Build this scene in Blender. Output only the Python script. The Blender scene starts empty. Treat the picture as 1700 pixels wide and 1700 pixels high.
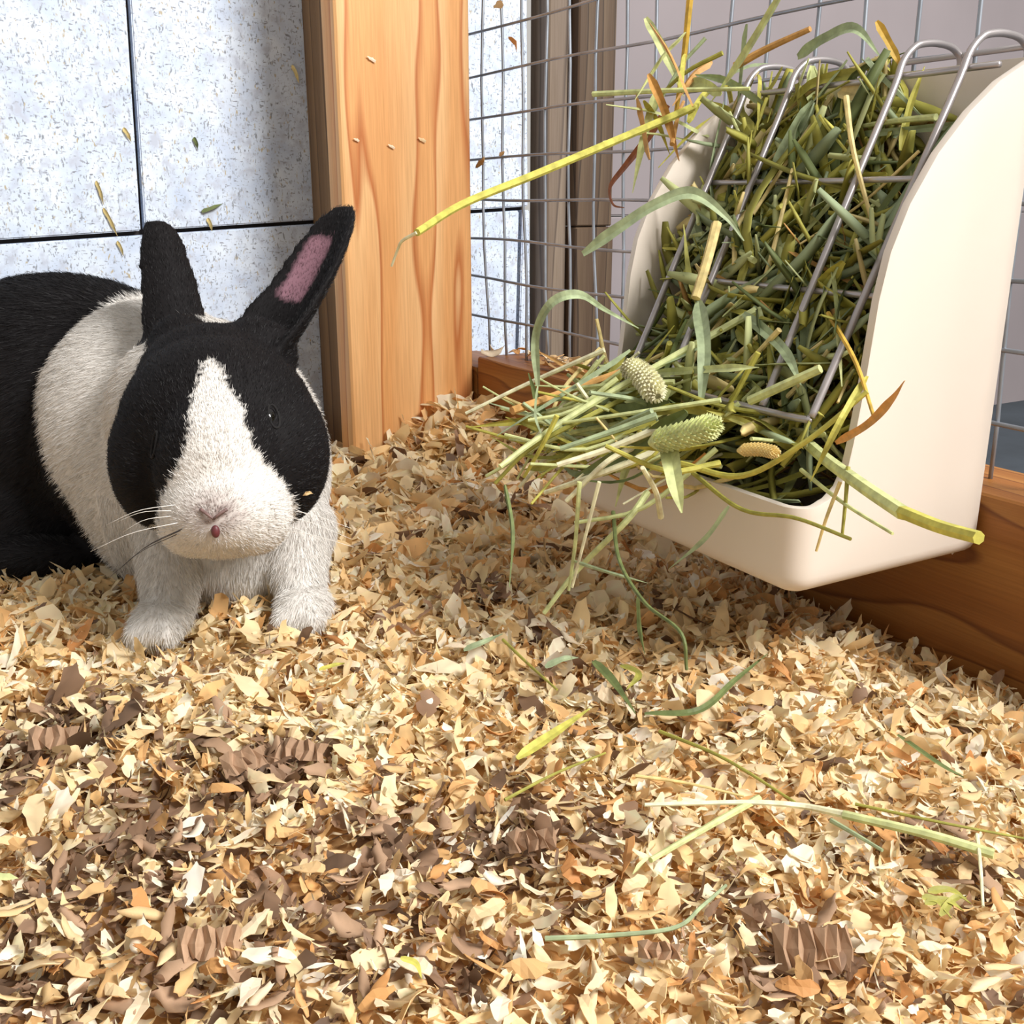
import bpy, bmesh, math, random
import numpy as np
from mathutils import Vector, Matrix

random.seed(7)
rng = np.random.default_rng(11)
scene = bpy.context.scene
C = scene.collection

# ------------------------------------------------------------------ camera
PITCH = math.radians(17.0)
CAM = np.array([0.0, 0.0, 0.155])
FPX = 1700.0
cam_d = bpy.data.cameras.new('camera')
cam_d.sensor_width = 36.0
cam_d.lens = 36.0
cam_d.clip_start = 0.01
cam = bpy.data.objects.new('camera', cam_d)
cam.location = CAM
cam.rotation_euler = (math.pi / 2 - PITCH, 0, 0)
C.objects.link(cam)
scene.camera = cam

# ------------------------------------------------------------------ world, light, exposure
world = bpy.data.worlds.new('world')
scene.world = world
world.use_nodes = True
bg = world.node_tree.nodes['Background']
bg.inputs['Color'].default_value = (1.0, 0.955, 0.89, 1)
bg.inputs['Strength'].default_value = 0.48


def area_light(name, loc, target, size, power, col):
    d = bpy.data.lights.new(name, 'AREA')
    d.shape = 'SQUARE'
    d.size = size
    d.energy = power
    d.color = col
    o = bpy.data.objects.new(name, d)
    o.location = loc
    v = Vector(target) - Vector(loc)
    o.rotation_euler = v.to_track_quat('-Z', 'Y').to_euler()
    C.objects.link(o)
    return o


area_light('window_light', (0.76, -0.15, 0.90), (0.0, 0.42, 0.02), 0.42, 25.0, (1.0, 0.98, 0.96))

scene.view_settings.view_transform = 'Standard'
scene.view_settings.look = 'None'
scene.view_settings.exposure = 0.24
scene.view_settings.gamma = 1.0
scene.view_settings.use_curve_mapping = False

# ------------------------------------------------------------------ frame of reference
# the pen's corner post stands at A; e1 runs along the back wall, e2 along the mesh wall
FW = np.array([0, math.cos(PITCH), -math.sin(PITCH)])
UP = np.array([0, math.sin(PITCH), math.cos(PITCH)])
RT = np.array([1.0, 0, 0])
TH = math.radians(30)
E1 = np.array([math.cos(TH), math.sin(TH), 0])
E2 = np.array([-math.sin(TH), math.cos(TH), 0])
EZ = np.array([0, 0, 1.0])
A0 = np.array([-0.10164706, 0.62359233, 0.0])   # post corner on the floor


def W(a, b, z):
    return A0 + a * E1 + b * E2 + z * EZ


def ray(x, y):
    return FW + (x - 850) / FPX * RT - (y - 850) / FPX * UP


def P(x, y, t):
    return CAM + t * ray(x, y)


def on_a(x, y, a):                      # point of the plane parallel to the mesh wall
    d = ray(x, y)
    t = np.dot(W(a, 0, 0) - CAM, E1) / np.dot(d, E1)
    return CAM + t * d


def on_b(x, y, b):
    d = ray(x, y)
    t = np.dot(W(0, b, 0) - CAM, E2) / np.dot(d, E2)
    return CAM + t * d


def on_z(x, y, z=0.0):
    d = ray(x, y)
    t = (z - CAM[2]) / d[2]
    return CAM + t * d


def proj(p):
    v = np.asarray(p) - CAM
    t = v @ FW
    return 850 + (v @ RT) / t * FPX, 850 - (v @ UP) / t * FPX, t


# ------------------------------------------------------------------ materials
def lin(c):
    c = np.array(c, float) / 255.0
    return tuple(np.where(c <= 0.04045, c / 12.92, ((c + 0.055) / 1.055) ** 2.4))


def new_mat(name):
    m = bpy.data.materials.new(name)
    m.use_nodes = True
    nt = m.node_tree
    return m, nt, nt.nodes, nt.links, nt.nodes['Principled BSDF']


def ramp(nodes, stops, interp='LINEAR'):
    r = nodes.new('ShaderNodeValToRGB')
    r.color_ramp.interpolation = interp
    el = r.color_ramp.elements
    while len(el) < len(stops):
        el.new(0.5)
    for e, (p, c) in zip(el, stops):
        e.position = p
        e.color = (*c, 1)
    return r


def translucent_mix(nt, bsdf, color_socket, fac):
    tr = nt.nodes.new('ShaderNodeBsdfTranslucent')
    mx = nt.nodes.new('ShaderNodeMixShader')
    mx.inputs[0].default_value = fac
    nt.links.new(color_socket, tr.inputs['Color'])
    nt.links.new(bsdf.outputs[0], mx.inputs[1])
    nt.links.new(tr.outputs[0], mx.inputs[2])
    nt.links.new(mx.outputs[0], nt.nodes['Material Output'].inputs['Surface'])


def mat_vcol(name, rough=0.7, transl=0.0, spec=0.3):
    m, nt, n, l, b = new_mat(name)
    at = n.new('ShaderNodeAttribute')
    at.attribute_name = 'Col'
    l.new(at.outputs['Color'], b.inputs['Base Color'])
    b.inputs['Roughness'].default_value = rough
    b.inputs['Specular IOR Level'].default_value = spec
    if transl:
        translucent_mix(nt, b, at.outputs['Color'], transl)
    return m


def mat_random(name, stops, rough=0.7, transl=0.0, streak=None, spec=0.3):
    m, nt, n, l, b = new_mat(name)
    oi = n.new('ShaderNodeObjectInfo')
    r = ramp(n, stops)
    l.new(oi.outputs['Random'], r.inputs[0])
    sock = r.outputs[0]
    if streak:
        tc = n.new('ShaderNodeTexCoord')
        mp = n.new('ShaderNodeMapping')
        mp.inputs['Scale'].default_value = streak
        l.new(tc.outputs['Object'], mp.inputs[0])
        no = n.new('ShaderNodeTexNoise')
        no.inputs['Scale'].default_value = 1.0
        no.inputs['Detail'].default_value = 3
        l.new(mp.outputs[0], no.inputs['Vector'])
        r2 = ramp(n, [(0.25, (0.68, 0.63, 0.56)), (0.65, (1.06, 1.05, 1.03))])
        l.new(no.outputs[0], r2.inputs[0])
        mu = n.new('ShaderNodeMix')
        mu.data_type = 'RGBA'
        mu.blend_type = 'MULTIPLY'
        mu.inputs[0].default_value = 1
        l.new(sock, mu.inputs[6])
        l.new(r2.outputs[0], mu.inputs[7])
        sock = mu.outputs[2]
    l.new(sock, b.inputs['Base Color'])
    b.inputs['Roughness'].default_value = rough
    b.inputs['Specular IOR Level'].default_value = spec
    if transl:
        translucent_mix(nt, b, sock, transl)
    return m


def mat_hay(name, col, var=0.25):
    """dry blade: long streaks along the stalk and a little translucency"""
    m, nt, n, l, b = new_mat(name)
    tc = n.new('ShaderNodeTexCoord')
    no = n.new('ShaderNodeTexNoise')
    no.inputs['Scale'].default_value = 260
    no.inputs['Detail'].default_value = 3
    l.new(tc.outputs['Object'], no.inputs['Vector'])
    c = np.array(lin(col))
    r = ramp(n, [(0.3, tuple(c * (1 - var))), (0.7, tuple(np.minimum(c * (1 + var), 1)))])
    l.new(no.outputs[0], r.inputs[0])
    l.new(r.outputs[0], b.inputs['Base Color'])
    b.inputs['Roughness'].default_value = 0.55
    b.inputs['Specular IOR Level'].default_value = 0.35
    translucent_mix(nt, b, r.outputs[0], 0.22)
    return m


def mat_wood(name, c_light, c_mid, c_dark, centre=(0.045, -0.02), freq=55.0, zs=0.16, axis='Z', knots=(), wob=0.035):
    """growth rings around a tilted pith line, cut by the faces of the timber (object space)"""
    m, nt, n, l, b = new_mat(name)
    tc = n.new('ShaderNodeTexCoord')
    src = tc.outputs['Object']
    if axis == 'Y':                    # timber lying along local Y: swap to Z
        sp = n.new('ShaderNodeSeparateXYZ')
        cb = n.new('ShaderNodeCombineXYZ')
        l.new(src, sp.inputs[0])
        l.new(sp.outputs['X'], cb.inputs['X'])
        l.new(sp.outputs['Z'], cb.inputs['Y'])
        l.new(sp.outputs['Y'], cb.inputs['Z'])
        src = cb.outputs[0]
    mp = n.new('ShaderNodeMapping')
    mp.inputs['Scale'].default_value = (1, 1, zs)
    l.new(src, mp.inputs[0])
    no = n.new('ShaderNodeTexNoise')
    no.inputs['Scale'].default_value = 22
    no.inputs['Detail'].default_value = 2
    l.new(mp.outputs[0], no.inputs['Vector'])
    sub = n.new('ShaderNodeVectorMath'); sub.operation = 'SUBTRACT'
    l.new(no.outputs['Color'], sub.inputs[0]); sub.inputs[1].default_value = (0.5, 0.5, 0.5)
    sc = n.new('ShaderNodeVectorMath'); sc.operation = 'SCALE'
    l.new(sub.outputs[0], sc.inputs[0]); sc.inputs['Scale'].default_value = wob
    ad = n.new('ShaderNodeVectorMath'); ad.operation = 'ADD'
    l.new(mp.outputs[0], ad.inputs[0]); l.new(sc.outputs[0], ad.inputs[1])
    s2 = n.new('ShaderNodeVectorMath'); s2.operation = 'SUBTRACT'
    l.new(ad.outputs[0], s2.inputs[0]); s2.inputs[1].default_value = (centre[0], centre[1], 0)
    flat = n.new('ShaderNodeVectorMath'); flat.operation = 'MULTIPLY'
    l.new(s2.outputs[0], flat.inputs[0]); flat.inputs[1].default_value = (1, 1, 0.35)
    ln = n.new('ShaderNodeVectorMath'); ln.operation = 'LENGTH'
    l.new(flat.outputs[0], ln.inputs[0])
    mu = n.new('ShaderNodeMath'); mu.operation = 'MULTIPLY'
    l.new(ln.outputs['Value'], mu.inputs[0]); mu.inputs[1].default_value = freq
    fr = n.new('ShaderNodeMath'); fr.operation = 'FRACT'
    l.new(mu.outputs[0], fr.inputs[0])
    rp = ramp(n, [(0.0, c_light), (0.5, c_mid), (0.86, c_mid), (0.95, c_dark), (1.0, c_light)])
    l.new(fr.outputs[0], rp.inputs[0])
    # fine fibre
    mp2 = n.new('ShaderNodeMapping')
    mp2.inputs['Scale'].default_value = (1, 1, 0.03)
    l.new(src, mp2.inputs[0])
    n2 = n.new('ShaderNodeTexNoise'); n2.inputs['Scale'].default_value = 900; n2.inputs['Detail'].default_value = 2
    l.new(mp2.outputs[0], n2.inputs['Vector'])
    r2 = ramp(n, [(0.3, (0.86, 0.84, 0.8)), (0.7, (1.05, 1.05, 1.05))])
    l.new(n2.outputs[0], r2.inputs[0])
    mx = n.new('ShaderNodeMix'); mx.data_type = 'RGBA'; mx.blend_type = 'MULTIPLY'; mx.inputs[0].default_value = 1
    l.new(rp.outputs[0], mx.inputs[6]); l.new(r2.outputs[0], mx.inputs[7])
    # broad tone drift
    n3 = n.new('ShaderNodeTexNoise'); n3.inputs['Scale'].default_value = 14; n3.inputs['Detail'].default_value = 3
    l.new(mp.outputs[0], n3.inputs['Vector'])
    r3 = ramp(n, [(0.35, (0.84, 0.76, 0.66)), (0.65, (1.06, 1.04, 1.02))])
    l.new(n3.outputs[0], r3.inputs[0])
    mx2 = n.new('ShaderNodeMix'); mx2.data_type = 'RGBA'; mx2.blend_type = 'MULTIPLY'; mx2.inputs[0].default_value = 1
    l.new(mx.outputs[2], mx2.inputs[6]); l.new(r3.outputs[0], mx2.inputs[7])
    l.new(mx2.outputs[2], b.inputs['Base Color'])
    b.inputs['Roughness'].default_value = 0.5
    b.inputs['Specular IOR Level'].default_value = 0.35
    bp = n.new('ShaderNodeBump'); bp.inputs['Strength'].default_value = 0.15; bp.inputs['Distance'].default_value = 0.001
    l.new(n2.outputs[0], bp.inputs['Height']); l.new(bp.outputs[0], b.inputs['Normal'])
    return m


def mat_plain(name, col, rough=0.6, noise=0.0, nscale=30.0, metallic=0.0, spec=0.5, bump=0.0):
    m, nt, n, l, b = new_mat(name)
    c = np.array(lin(col))
    b.inputs['Roughness'].default_value = rough
    b.inputs['Metallic'].default_value = metallic
    b.inputs['Specular IOR Level'].default_value = spec
    tc = n.new('ShaderNodeTexCoord')
    no = n.new('ShaderNodeTexNoise')
    no.inputs['Scale'].default_value = nscale
    no.inputs['Detail'].default_value = 4
    l.new(tc.outputs['Object'], no.inputs['Vector'])
    r = ramp(n, [(0.3, tuple(c * (1 - noise))), (0.7, tuple(np.minimum(c * (1 + noise), 1)))])
    l.new(no.outputs[0], r.inputs[0])
    l.new(r.outputs[0], b.inputs['Base Color'])
    if bump:
        bp = n.new('ShaderNodeBump'); bp.inputs['Strength'].default_value = bump; bp.inputs['Distance'].default_value = 0.001
        l.new(no.outputs[0], bp.inputs['Height']); l.new(bp.outputs[0], b.inputs['Normal'])
    return m


def mat_tile():
    """pale pressed-fibre panel flecked with short dark and tan fibres"""
    m, nt, n, l, b = new_mat('speckled_panel')
    tc = n.new('ShaderNodeTexCoord')
    base = n.new('ShaderNodeTexNoise'); base.inputs['Scale'].default_value = 60; base.inputs['Detail'].default_value = 5
    l.new(tc.outputs['Object'], base.inputs['Vector'])
    rb = ramp(n, [(0.3, lin((192, 206, 228))), (0.7, lin((222, 233, 247)))])
    l.new(base.outputs[0], rb.inputs[0])
    cur = rb.outputs[0]
    for k, (rot, sc, lo, hi, col, det) in enumerate([
            (0.5, (700, 700, 300), 0.61, 0.71, (128, 134, 146), 2.0), (-0.6, (320, 320, 760), 0.61, 0.71, (134, 138, 148), 2.0),
            (1.2, (560, 560, 240), 0.65, 0.73, (178, 166, 140), 2.0), (2.2, (640, 640, 260), 0.62, 0.71, (140, 146, 156), 2.0),
            (0.1, (150, 150, 150), 0.52, 0.72, (186, 194, 210), 6.0)]):
        mp = n.new('ShaderNodeMapping')
        mp.inputs['Rotation'].default_value = (0, rot, 0)
        mp.inputs['Scale'].default_value = sc
        mp.inputs['Location'].default_value = (k * 3.7, k, k * 1.3)
        l.new(tc.outputs['Object'], mp.inputs[0])
        no = n.new('ShaderNodeTexNoise'); no.inputs['Scale'].default_value = 1; no.inputs['Detail'].default_value = det
        l.new(mp.outputs[0], no.inputs['Vector'])
        r = ramp(n, [(lo, (0, 0, 0)), (hi, (1, 1, 1))])
        l.new(no.outputs[0], r.inputs[0])
        mx = n.new('ShaderNodeMix'); mx.data_type = 'RGBA'
        l.new(r.outputs[0], mx.inputs[0]); l.new(cur, mx.inputs[6])
        mx.inputs[7].default_value = (*lin(col), 1)
        cur = mx.outputs[2]
    l.new(cur, b.inputs['Base Color'])
    b.inputs['Roughness'].default_value = 0.75
    bp = n.new('ShaderNodeBump'); bp.inputs['Strength'].default_value = 0.3; bp.inputs['Distance'].default_value = 0.0008
    l.new(base.outputs[0], bp.inputs['Height']); l.new(bp.outputs[0], b.inputs['Normal'])
    return m


M = {}
M['tile'] = mat_tile()
M['joint'] = mat_plain('dark_joint', (58, 50, 46), 0.9, 0.2)
M['post'] = mat_wood('pine_post', lin((234, 190, 138)), lin((224, 168, 110)), lin((188, 116, 64)), centre=(0.052, 0.055), freq=88, zs=0.13)
M['rail'] = mat_wood('pine_rail', lin((160, 112, 58)), lin((146, 95, 44)), lin((112, 66, 28)), centre=(0.06, 0.03), freq=110, zs=0.2, axis='Y')
M['darkwood'] = mat_wood('weathered_beam', lin((98, 82, 66)), lin((84, 68, 54)), lin((52, 41, 33)), centre=(0.1, 0.02), freq=80, zs=0.1)
M['strip'] = mat_wood('brown_strip', lin((138, 108, 74)), lin((120, 92, 62)), lin((80, 58, 38)), centre=(0.1, 0.02), freq=80, zs=0.1)
M['greybatten'] = mat_wood('grey_batten', lin((140, 128, 116)), lin((126, 114, 104)), lin((92, 82, 76)), centre=(0.1, 0.02), freq=80, zs=0.1)
M['greywall'] = mat_plain('mauve_grey_panel', (136, 128, 130), 0.8, 0.08, 8)
M['greyground'] = mat_plain('slate_ground', (60, 68, 76), 0.85, 0.2, 20)
M['galv'] = mat_plain('galvanised_wire', (150, 156, 164), 0.42, 0.2, 60, metallic=0.75)
M['chrome'] = mat_plain('plated_rod', (176, 170, 170), 0.33, 0.15, 40, metallic=0.6)
M['plastic'] = mat_plain('cream_plastic', (222, 211, 198), 0.40, 0.015, 12, spec=0.5)
M['bedbase'] = mat_plain('bedding_base', (196, 150, 96), 0.9, 0.35, 150)
PALE = [(0.0, lin((255, 246, 230))), (0.3, lin((250, 230, 190))), (0.6, lin((241, 209, 154))), (0.85, lin((228, 178, 116))), (1.0, lin((206, 144, 88)))]
M['shaving'] = mat_random('pale_shaving', PALE, 0.6, 0.32, streak=(900, 160, 160))
M['brown'] = mat_random('brown_shaving', [(0, lin((164, 134, 108))), (0.5, lin((188, 156, 128))), (1, lin((140, 112, 90)))], 0.75, 0.08, streak=(700, 160, 160))
M['bedding'] = mat_vcol('bedding_flakes', 0.6, 0.32)
M['hayfill'] = mat_vcol('hay_fill', 0.6, 0.2)
HAY = {
    'yellow_green': (202, 196, 96), 'olive': (170, 166, 80), 'grey_green': (168, 182, 142), 'pale_green': (212, 218, 156),
    'straw': (230, 210, 146), 'cream': (238, 230, 194), 'tan': (212, 164, 98), 'dark_green': (116, 128, 78), 'rust': (158, 98, 64), 'gold': (214, 178, 78)}
for k, c in HAY.items():
    M['hay_' + k] = mat_hay('hay_' + k, c)
M['fur'] = mat_vcol('rabbit_fur', 0.6, 0.0, spec=0.25)
M['skin'] = mat_vcol('rabbit_coat', 0.75, 0.0, spec=0.15)
M['eye'] = mat_plain('eye', (10, 8, 8), 0.06, 0.0, spec=0.8)
M['nose'] = mat_plain('nose_skin', (112, 88, 84), 0.55, 0.3, 500)
M['mouth'] = mat_plain('mouth_skin', (92, 40, 44), 0.5, 0.2, 300)
M['lid'] = mat_plain('eyelid', (15, 12, 12), 0.9, 0.2, 300)
M['whisker'] = mat_plain('whisker', (235, 232, 226), 0.4, 0.0)
M['whisker_dark'] = mat_plain('whisker_dark', (40, 34, 32), 0.4, 0.0)


# ------------------------------------------------------------------ object helpers
def tag(o, label=None, cat=None, group=None, kind=None):
    if label: o['label'] = label
    if cat: o['category'] = cat
    if group: o['group'] = group
    if kind: o['kind'] = kind
    return o


def mesh_data(name, v, f, mat=None, smooth=True, col=None):
    me = bpy.data.meshes.new(name)
    me.from_pydata([tuple(map(float, q)) for q in v], [], [tuple(map(int, q)) for q in f])
    if smooth:
        me.polygons.foreach_set('use_smooth', [True] * len(me.polygons))
    if col is not None:
        at = me.color_attributes.new('Col', 'FLOAT_COLOR', 'POINT')
        cc = np.ones((len(v), 4), np.float32); cc[:, :3] = col
        at.data.foreach_set('color', cc.ravel())
    if mat is not None:
        me.materials.append(mat)
    me.update()
    return me


def mesh_fast(name, v, f, mat, smooth=True, col=None):
    """large uniform-polygon meshes (f: n x k array)"""
    me = bpy.data.meshes.new(name)
    v = np.asarray(v, np.float32); f = np.asarray(f, np.int32)
    n, k = f.shape
    me.vertices.add(len(v)); me.vertices.foreach_set('co', v.ravel())
    me.loops.add(n * k); me.loops.foreach_set('vertex_index', f.ravel())
    me.polygons.add(n)
    me.polygons.foreach_set('loop_start', np.arange(0, n * k, k, dtype=np.int32))
    if smooth:
        me.polygons.foreach_set('use_smooth', np.ones(n, bool))
    me.update(calc_edges=True)
    if col is not None:
        at = me.color_attributes.new('Col', 'FLOAT_COLOR', 'POINT')
        cc = np.ones((len(v), 4), np.float32); cc[:, :3] = col
        at.data.foreach_set('color', cc.ravel())
    me.materials.append(mat)
    return me


def link(name, me, parent=None):
    o = bpy.data.objects.new(name, me)
    C.objects.link(o)
    if parent is not None:
        o.parent = parent
        o.matrix_parent_inverse = Matrix.Identity(4)
    return o


def empty(name, loc=(0, 0, 0), rz=0.0):
    o = bpy.data.objects.new(name, None)
    o.empty_display_size = 0.02
    o.location = tuple(loc); o.rotation_euler = (0, 0, rz)
    C.objects.link(o)
    return o


def box_mesh(name, lo, hi, mat, bevel=0.0, seg=2):
    bm = bmesh.new()
    bmesh.ops.create_cube(bm, size=1)
    lo = np.array(lo); hi = np.array(hi)
    for v in bm.verts:
        v.co = Vector((lo + hi) / 2 + np.array(v.co) * (hi - lo))
    if bevel:
        bmesh.ops.bevel(bm, geom=list(bm.edges), offset=bevel, segments=seg, affect='EDGES', profile=0.6)
    me = bpy.data.meshes.new(name)
    bm.to_mesh(me); bm.free()
    if bevel:
        me.polygons.foreach_set('use_smooth', [True] * len(me.polygons))
        try:
            me.set_sharp_from_angle(angle=math.radians(35))
        except Exception:
            pass
    me.materials.append(mat)
    return me


def catmull(pts, n):
    pts = [np.asarray(p, float) for p in pts]
    if len(pts) == 2:
        return np.array([pts[0] + (pts[1] - pts[0]) * t for t in np.linspace(0, 1, n)])
    q = [2 * pts[0] - pts[1]] + pts + [2 * pts[-1] - pts[-2]]
    out = []
    segs = len(pts) - 1
    for u in np.linspace(0, segs, n):
        i = min(int(u), segs - 1); t = u - i
        p0, p1, p2, p3 = q[i:i + 4]
        out.append(0.5 * ((2 * p1) + (-p0 + p2) * t + (2 * p0 - 5 * p1 + 4 * p2 - p3) * t * t + (-p0 + 3 * p1 - 3 * p2 + p3) * t ** 3))
    return np.array(out)


def frames(c):
    T = np.gradient(c, axis=0)
    T /= np.linalg.norm(T, axis=1)[:, None] + 1e-12
    ref = np.array([0.3, 0.2, 0.93])
    if abs(T[0] @ ref) > 0.95: ref = np.array([1.0, 0, 0])
    N = []
    nrm = ref - (ref @ T[0]) * T[0]; nrm /= np.linalg.norm(nrm)
    for t in T:
        nrm = nrm - (nrm @ t) * t
        nrm /= np.linalg.norm(nrm) + 1e-12
        N.append(nrm)
    N = np.array(N)
    return T, N, np.cross(T, N)


def tube(c, r, k=6, cap=True):
    c = np.asarray(c, float); n = len(c)
    r = np.broadcast_to(np.asarray(r, float), (n,))
    T, N, B = frames(c)
    ang = np.arange(k) / k * 2 * math.pi
    v = (c[:, None, :] + r[:, None, None] * (np.cos(ang)[None, :, None] * N[:, None, :] + np.sin(ang)[None, :, None] * B[:, None, :])).reshape(-1, 3)
    f = []
    for i in range(n - 1):
        for j in range(k):
            f.append((i * k + j, i * k + (j + 1) % k, (i + 1) * k + (j + 1) % k, (i + 1) * k + j))
    if cap:
        f.append(tuple(range(k))[::-1]); f.append(tuple((n - 1) * k + j for j in range(k)))
    return v, f


def blade(c, w, fold=0.35, twist=0.0, roll=0.0, thick=0.00012, facing=None):
    """grass leaf: folded strip, tapering at the ends, thin but solid"""
    c = np.asarray(c, float); n = len(c)
    w = np.broadcast_to(np.asarray(w, float), (n,))
    T, N, B = frames(c)
    v = []
    for i in range(n):
        a = roll + twist * i / (n - 1)
        s = math.cos(a) * N[i] + math.sin(a) * B[i]; u = -math.sin(a) * N[i] + math.cos(a) * B[i]
        if facing is not None:           # broad side toward a given direction, with a little twist
            s0 = np.cross(T[i], facing); s0 /= np.linalg.norm(s0) + 1e-9; u0 = np.cross(s0, T[i])
            a = twist * (i / (n - 1) - 0.5)
            s = math.cos(a) * s0 + math.sin(a) * u0; u = -math.sin(a) * s0 + math.cos(a) * u0
        h = w[i] / 2
        v += [c[i] + s * h + u * h * fold, c[i] + u * thick, c[i] - s * h + u * h * fold, c[i] - u * thick * 2]
    f = []
    for i in range(n - 1):
        p, q = 4 * i, 4 * i + 4
        f += [(p, p + 1, q + 1, q), (p + 1, p + 2, q + 2, q + 1), (p + 2, p + 3, q + 3, q + 2), (p + 3, p, q, q + 3)]
    f += [(3, 2, 1, 0), (4 * n - 4, 4 * n - 3, 4 * n - 2, 4 * n - 1)]
    return np.array(v), f


# ------------------------------------------------------------------ the setting
def frame_root(name):
    return empty(name, A0, TH)


# back wall: pressed-fibre panels on a dark backing (local x = along wall, y = depth, z up)
bw = frame_root('wall_back'); tag(bw, kind='structure')
link('backing', box_mesh('backing', (-0.60, 0.099, -0.05), (0.185, 0.112, 0.60), M['joint']), bw)


def panel(corners):
    """slightly irregular panel: 4 corners (a, z) extruded from depth .09 to .099"""
    v = [(a, 0.090, z) for a, z in corners] + [(a, 0.0995, z) for a, z in corners]
    bm = bmesh.new()
    vs = [bm.verts.new(q) for q in v]
    for fc in ((0, 1, 2, 3), (7, 6, 5, 4), (0, 4, 5, 1), (1, 5, 6, 2), (2, 6, 7, 3), (3, 7, 4, 0)):
        bm.faces.new([vs[i] for i in fc])
    bmesh.ops.recalc_face_normals(bm, faces=list(bm.faces))
    bmesh.ops.bevel(bm, geom=list(bm.edges), offset=0.0008, segments=2, affect='EDGES')
    me = bpy.data.meshes.new('panel'); bm.to_mesh(me); bm.free()
    me.materials.append(M['tile'])
    return link('panel', me, bw)


def jz(a):                              # the level joint is a little out of true
    return 0.1395 + 0.049 * a


g = 0.0013
panel([(-0.60, jz(-0.60) + g), (-0.0935 - g, jz(-0.0935) + g), (-0.082 - g, 0.45), (-0.60, 0.45)])
panel([(-0.0935 + g, jz(-0.0935) + g), (0.183, jz(0.183) + g), (0.180, 0.45), (-0.082 + g, 0.45)])
panel([(-0.60, -0.05), (0.170, -0.05), (0.1755, jz(0.1755) - g), (-0.60, jz(-0.60) - g)])
panel([(0.173, -0.05), (0.187, -0.05), (0.1845, jz(0.184) - g), (0.1785, jz(0.178) - g)])

# corner post, a rough two-by-four on end
post = frame_root('corner_post')
tag(post, 'upright pale orange pine post in the corner of the pen', 'post')
pm = box_mesh('timber', (0.003, 0, -0.05), (0.0885, 0.022, 0.60), M['post'], 0.0035, 3)
link('timber', pm, post)
beam = frame_root('trim_1'); tag(beam, kind='structure')
link('strip', box_mesh('strip', (0.016, 0.0225, -0.05), (0.080, 0.0895, 0.60), M['strip'], 0.001, 1), beam)

# outside the mesh: weathered upright and grey board wall
up = frame_root('weathered_upright')
tag(up, 'dark weathered wooden upright seen behind the wire mesh', 'post')
link('timber', box_mesh('timber', (0.206, 0.060, -0.05), (0.240, 0.098, 0.135), M['darkwood'], 0.001, 1), up)
link('timber', box_mesh('timber', (0.206, 0.060, 0.1358), (0.238, 0.098, 0.60), M['darkwood'], 0.001, 1), up)
link('batten', box_mesh('batten', (0.189, 0.072, -0.05), (0.2055, 0.098, 0.60), M['greybatten'], 0.001, 1), up)
gw = frame_root('wall_outside'); tag(gw, kind='structure')
link('board', box_mesh('board', (0.2405, 0.070, -0.06), (2.2, 0.10, 0.142), M['greywall'], 0.001, 1), gw)
link('board', box_mesh('board', (0.2405, 0.070, 0.1428), (2.2, 0.10, 1.0), M['greywall'], 0.001, 1), gw)
og = frame_root('floor_outside'); tag(og, kind='structure')
link('slab', box_mesh('slab', (0.1285, -1.2, -0.07), (2.2, 0.0695, -0.05), M['greyground']), og)

# bottom rail under the mesh
rail = frame_root('bottom_rail')
tag(rail, 'brown pine board on edge along the bottom of the wire mesh', 'board')
link('timber', box_mesh('timber', (0.090, -0.95, -0.05), (0.128, -0.002, 0.057), M['rail'], 0.002, 3), rail)
# rail return behind the post
link('timber', box_mesh('timber', (0.090, -0.0005, -0.05), (0.128, 0.068, 0.050), M['rail'], 0.002, 2), rail)

# ------------------------------------------------------------------ wire mesh wall
mesh_root = frame_root('wire_mesh')
tag(mesh_root, 'galvanised square wire mesh stretched above the bottom rail', 'wire mesh')
MA = 0.109
wig = random.Random(3)
b = 0.050
while b > -0.72:
    ph = wig.uniform(0, 6); am = wig.uniform(0.0004, 0.0012)
    lean = wig.uniform(-0.0015, 0.0015)
    zs = np.linspace(0.052, 0.40, 15)
    # the cloth is bowed near the post: lower cells swing toward the post
    c = [(MA + 0.0006 * math.sin(z * 60 + ph), b + lean + am * math.sin(z * 25 + ph) + 0.010 * max(0, 0.16 - z) / 0.16 * -1 * (1 if b > -0.2 else 0.2), z) for z in zs]
    v, f = tube(c, 0.00088, 6)
    link('vertical_wire', mesh_data('vertical_wire', v, f, M['galv']), mesh_root)
    b -= 0.0258
z = 0.0788
while z < 0.40:
    ph = wig.uniform(0, 6); am = wig.uniform(0.0003, 0.0009)
    bs = np.linspace(0.062, -0.735, 33)
    c = [(MA - 0.0013 + 0.0006 * math.sin(q * 50 + ph), q, z + am * math.sin(q * 30 + ph) + 0.004 * (0.2 + q)) for q in bs]
    v, f = tube(c, 0.00088, 6)
    link('horizontal_wire', mesh_data('horizontal_wire', v, f, M['galv']), mesh_root)
    z += 0.0250

# ------------------------------------------------------------------ bedding
bumps = []
for (x, y, amp, sig) in [(60, 1040, 0.003, 0.04), (640, 960, 0.004, 0.05), (1150, 1000, 0.004, 0.05), (300, 1180, 0.004, 0.05), (1000, 1500, 0.004, 0.03), (350, 1500, 0.003, 0.03)]:
    q = on_z(x, y); bumps.append((q[0], q[1], amp, sig))


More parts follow.
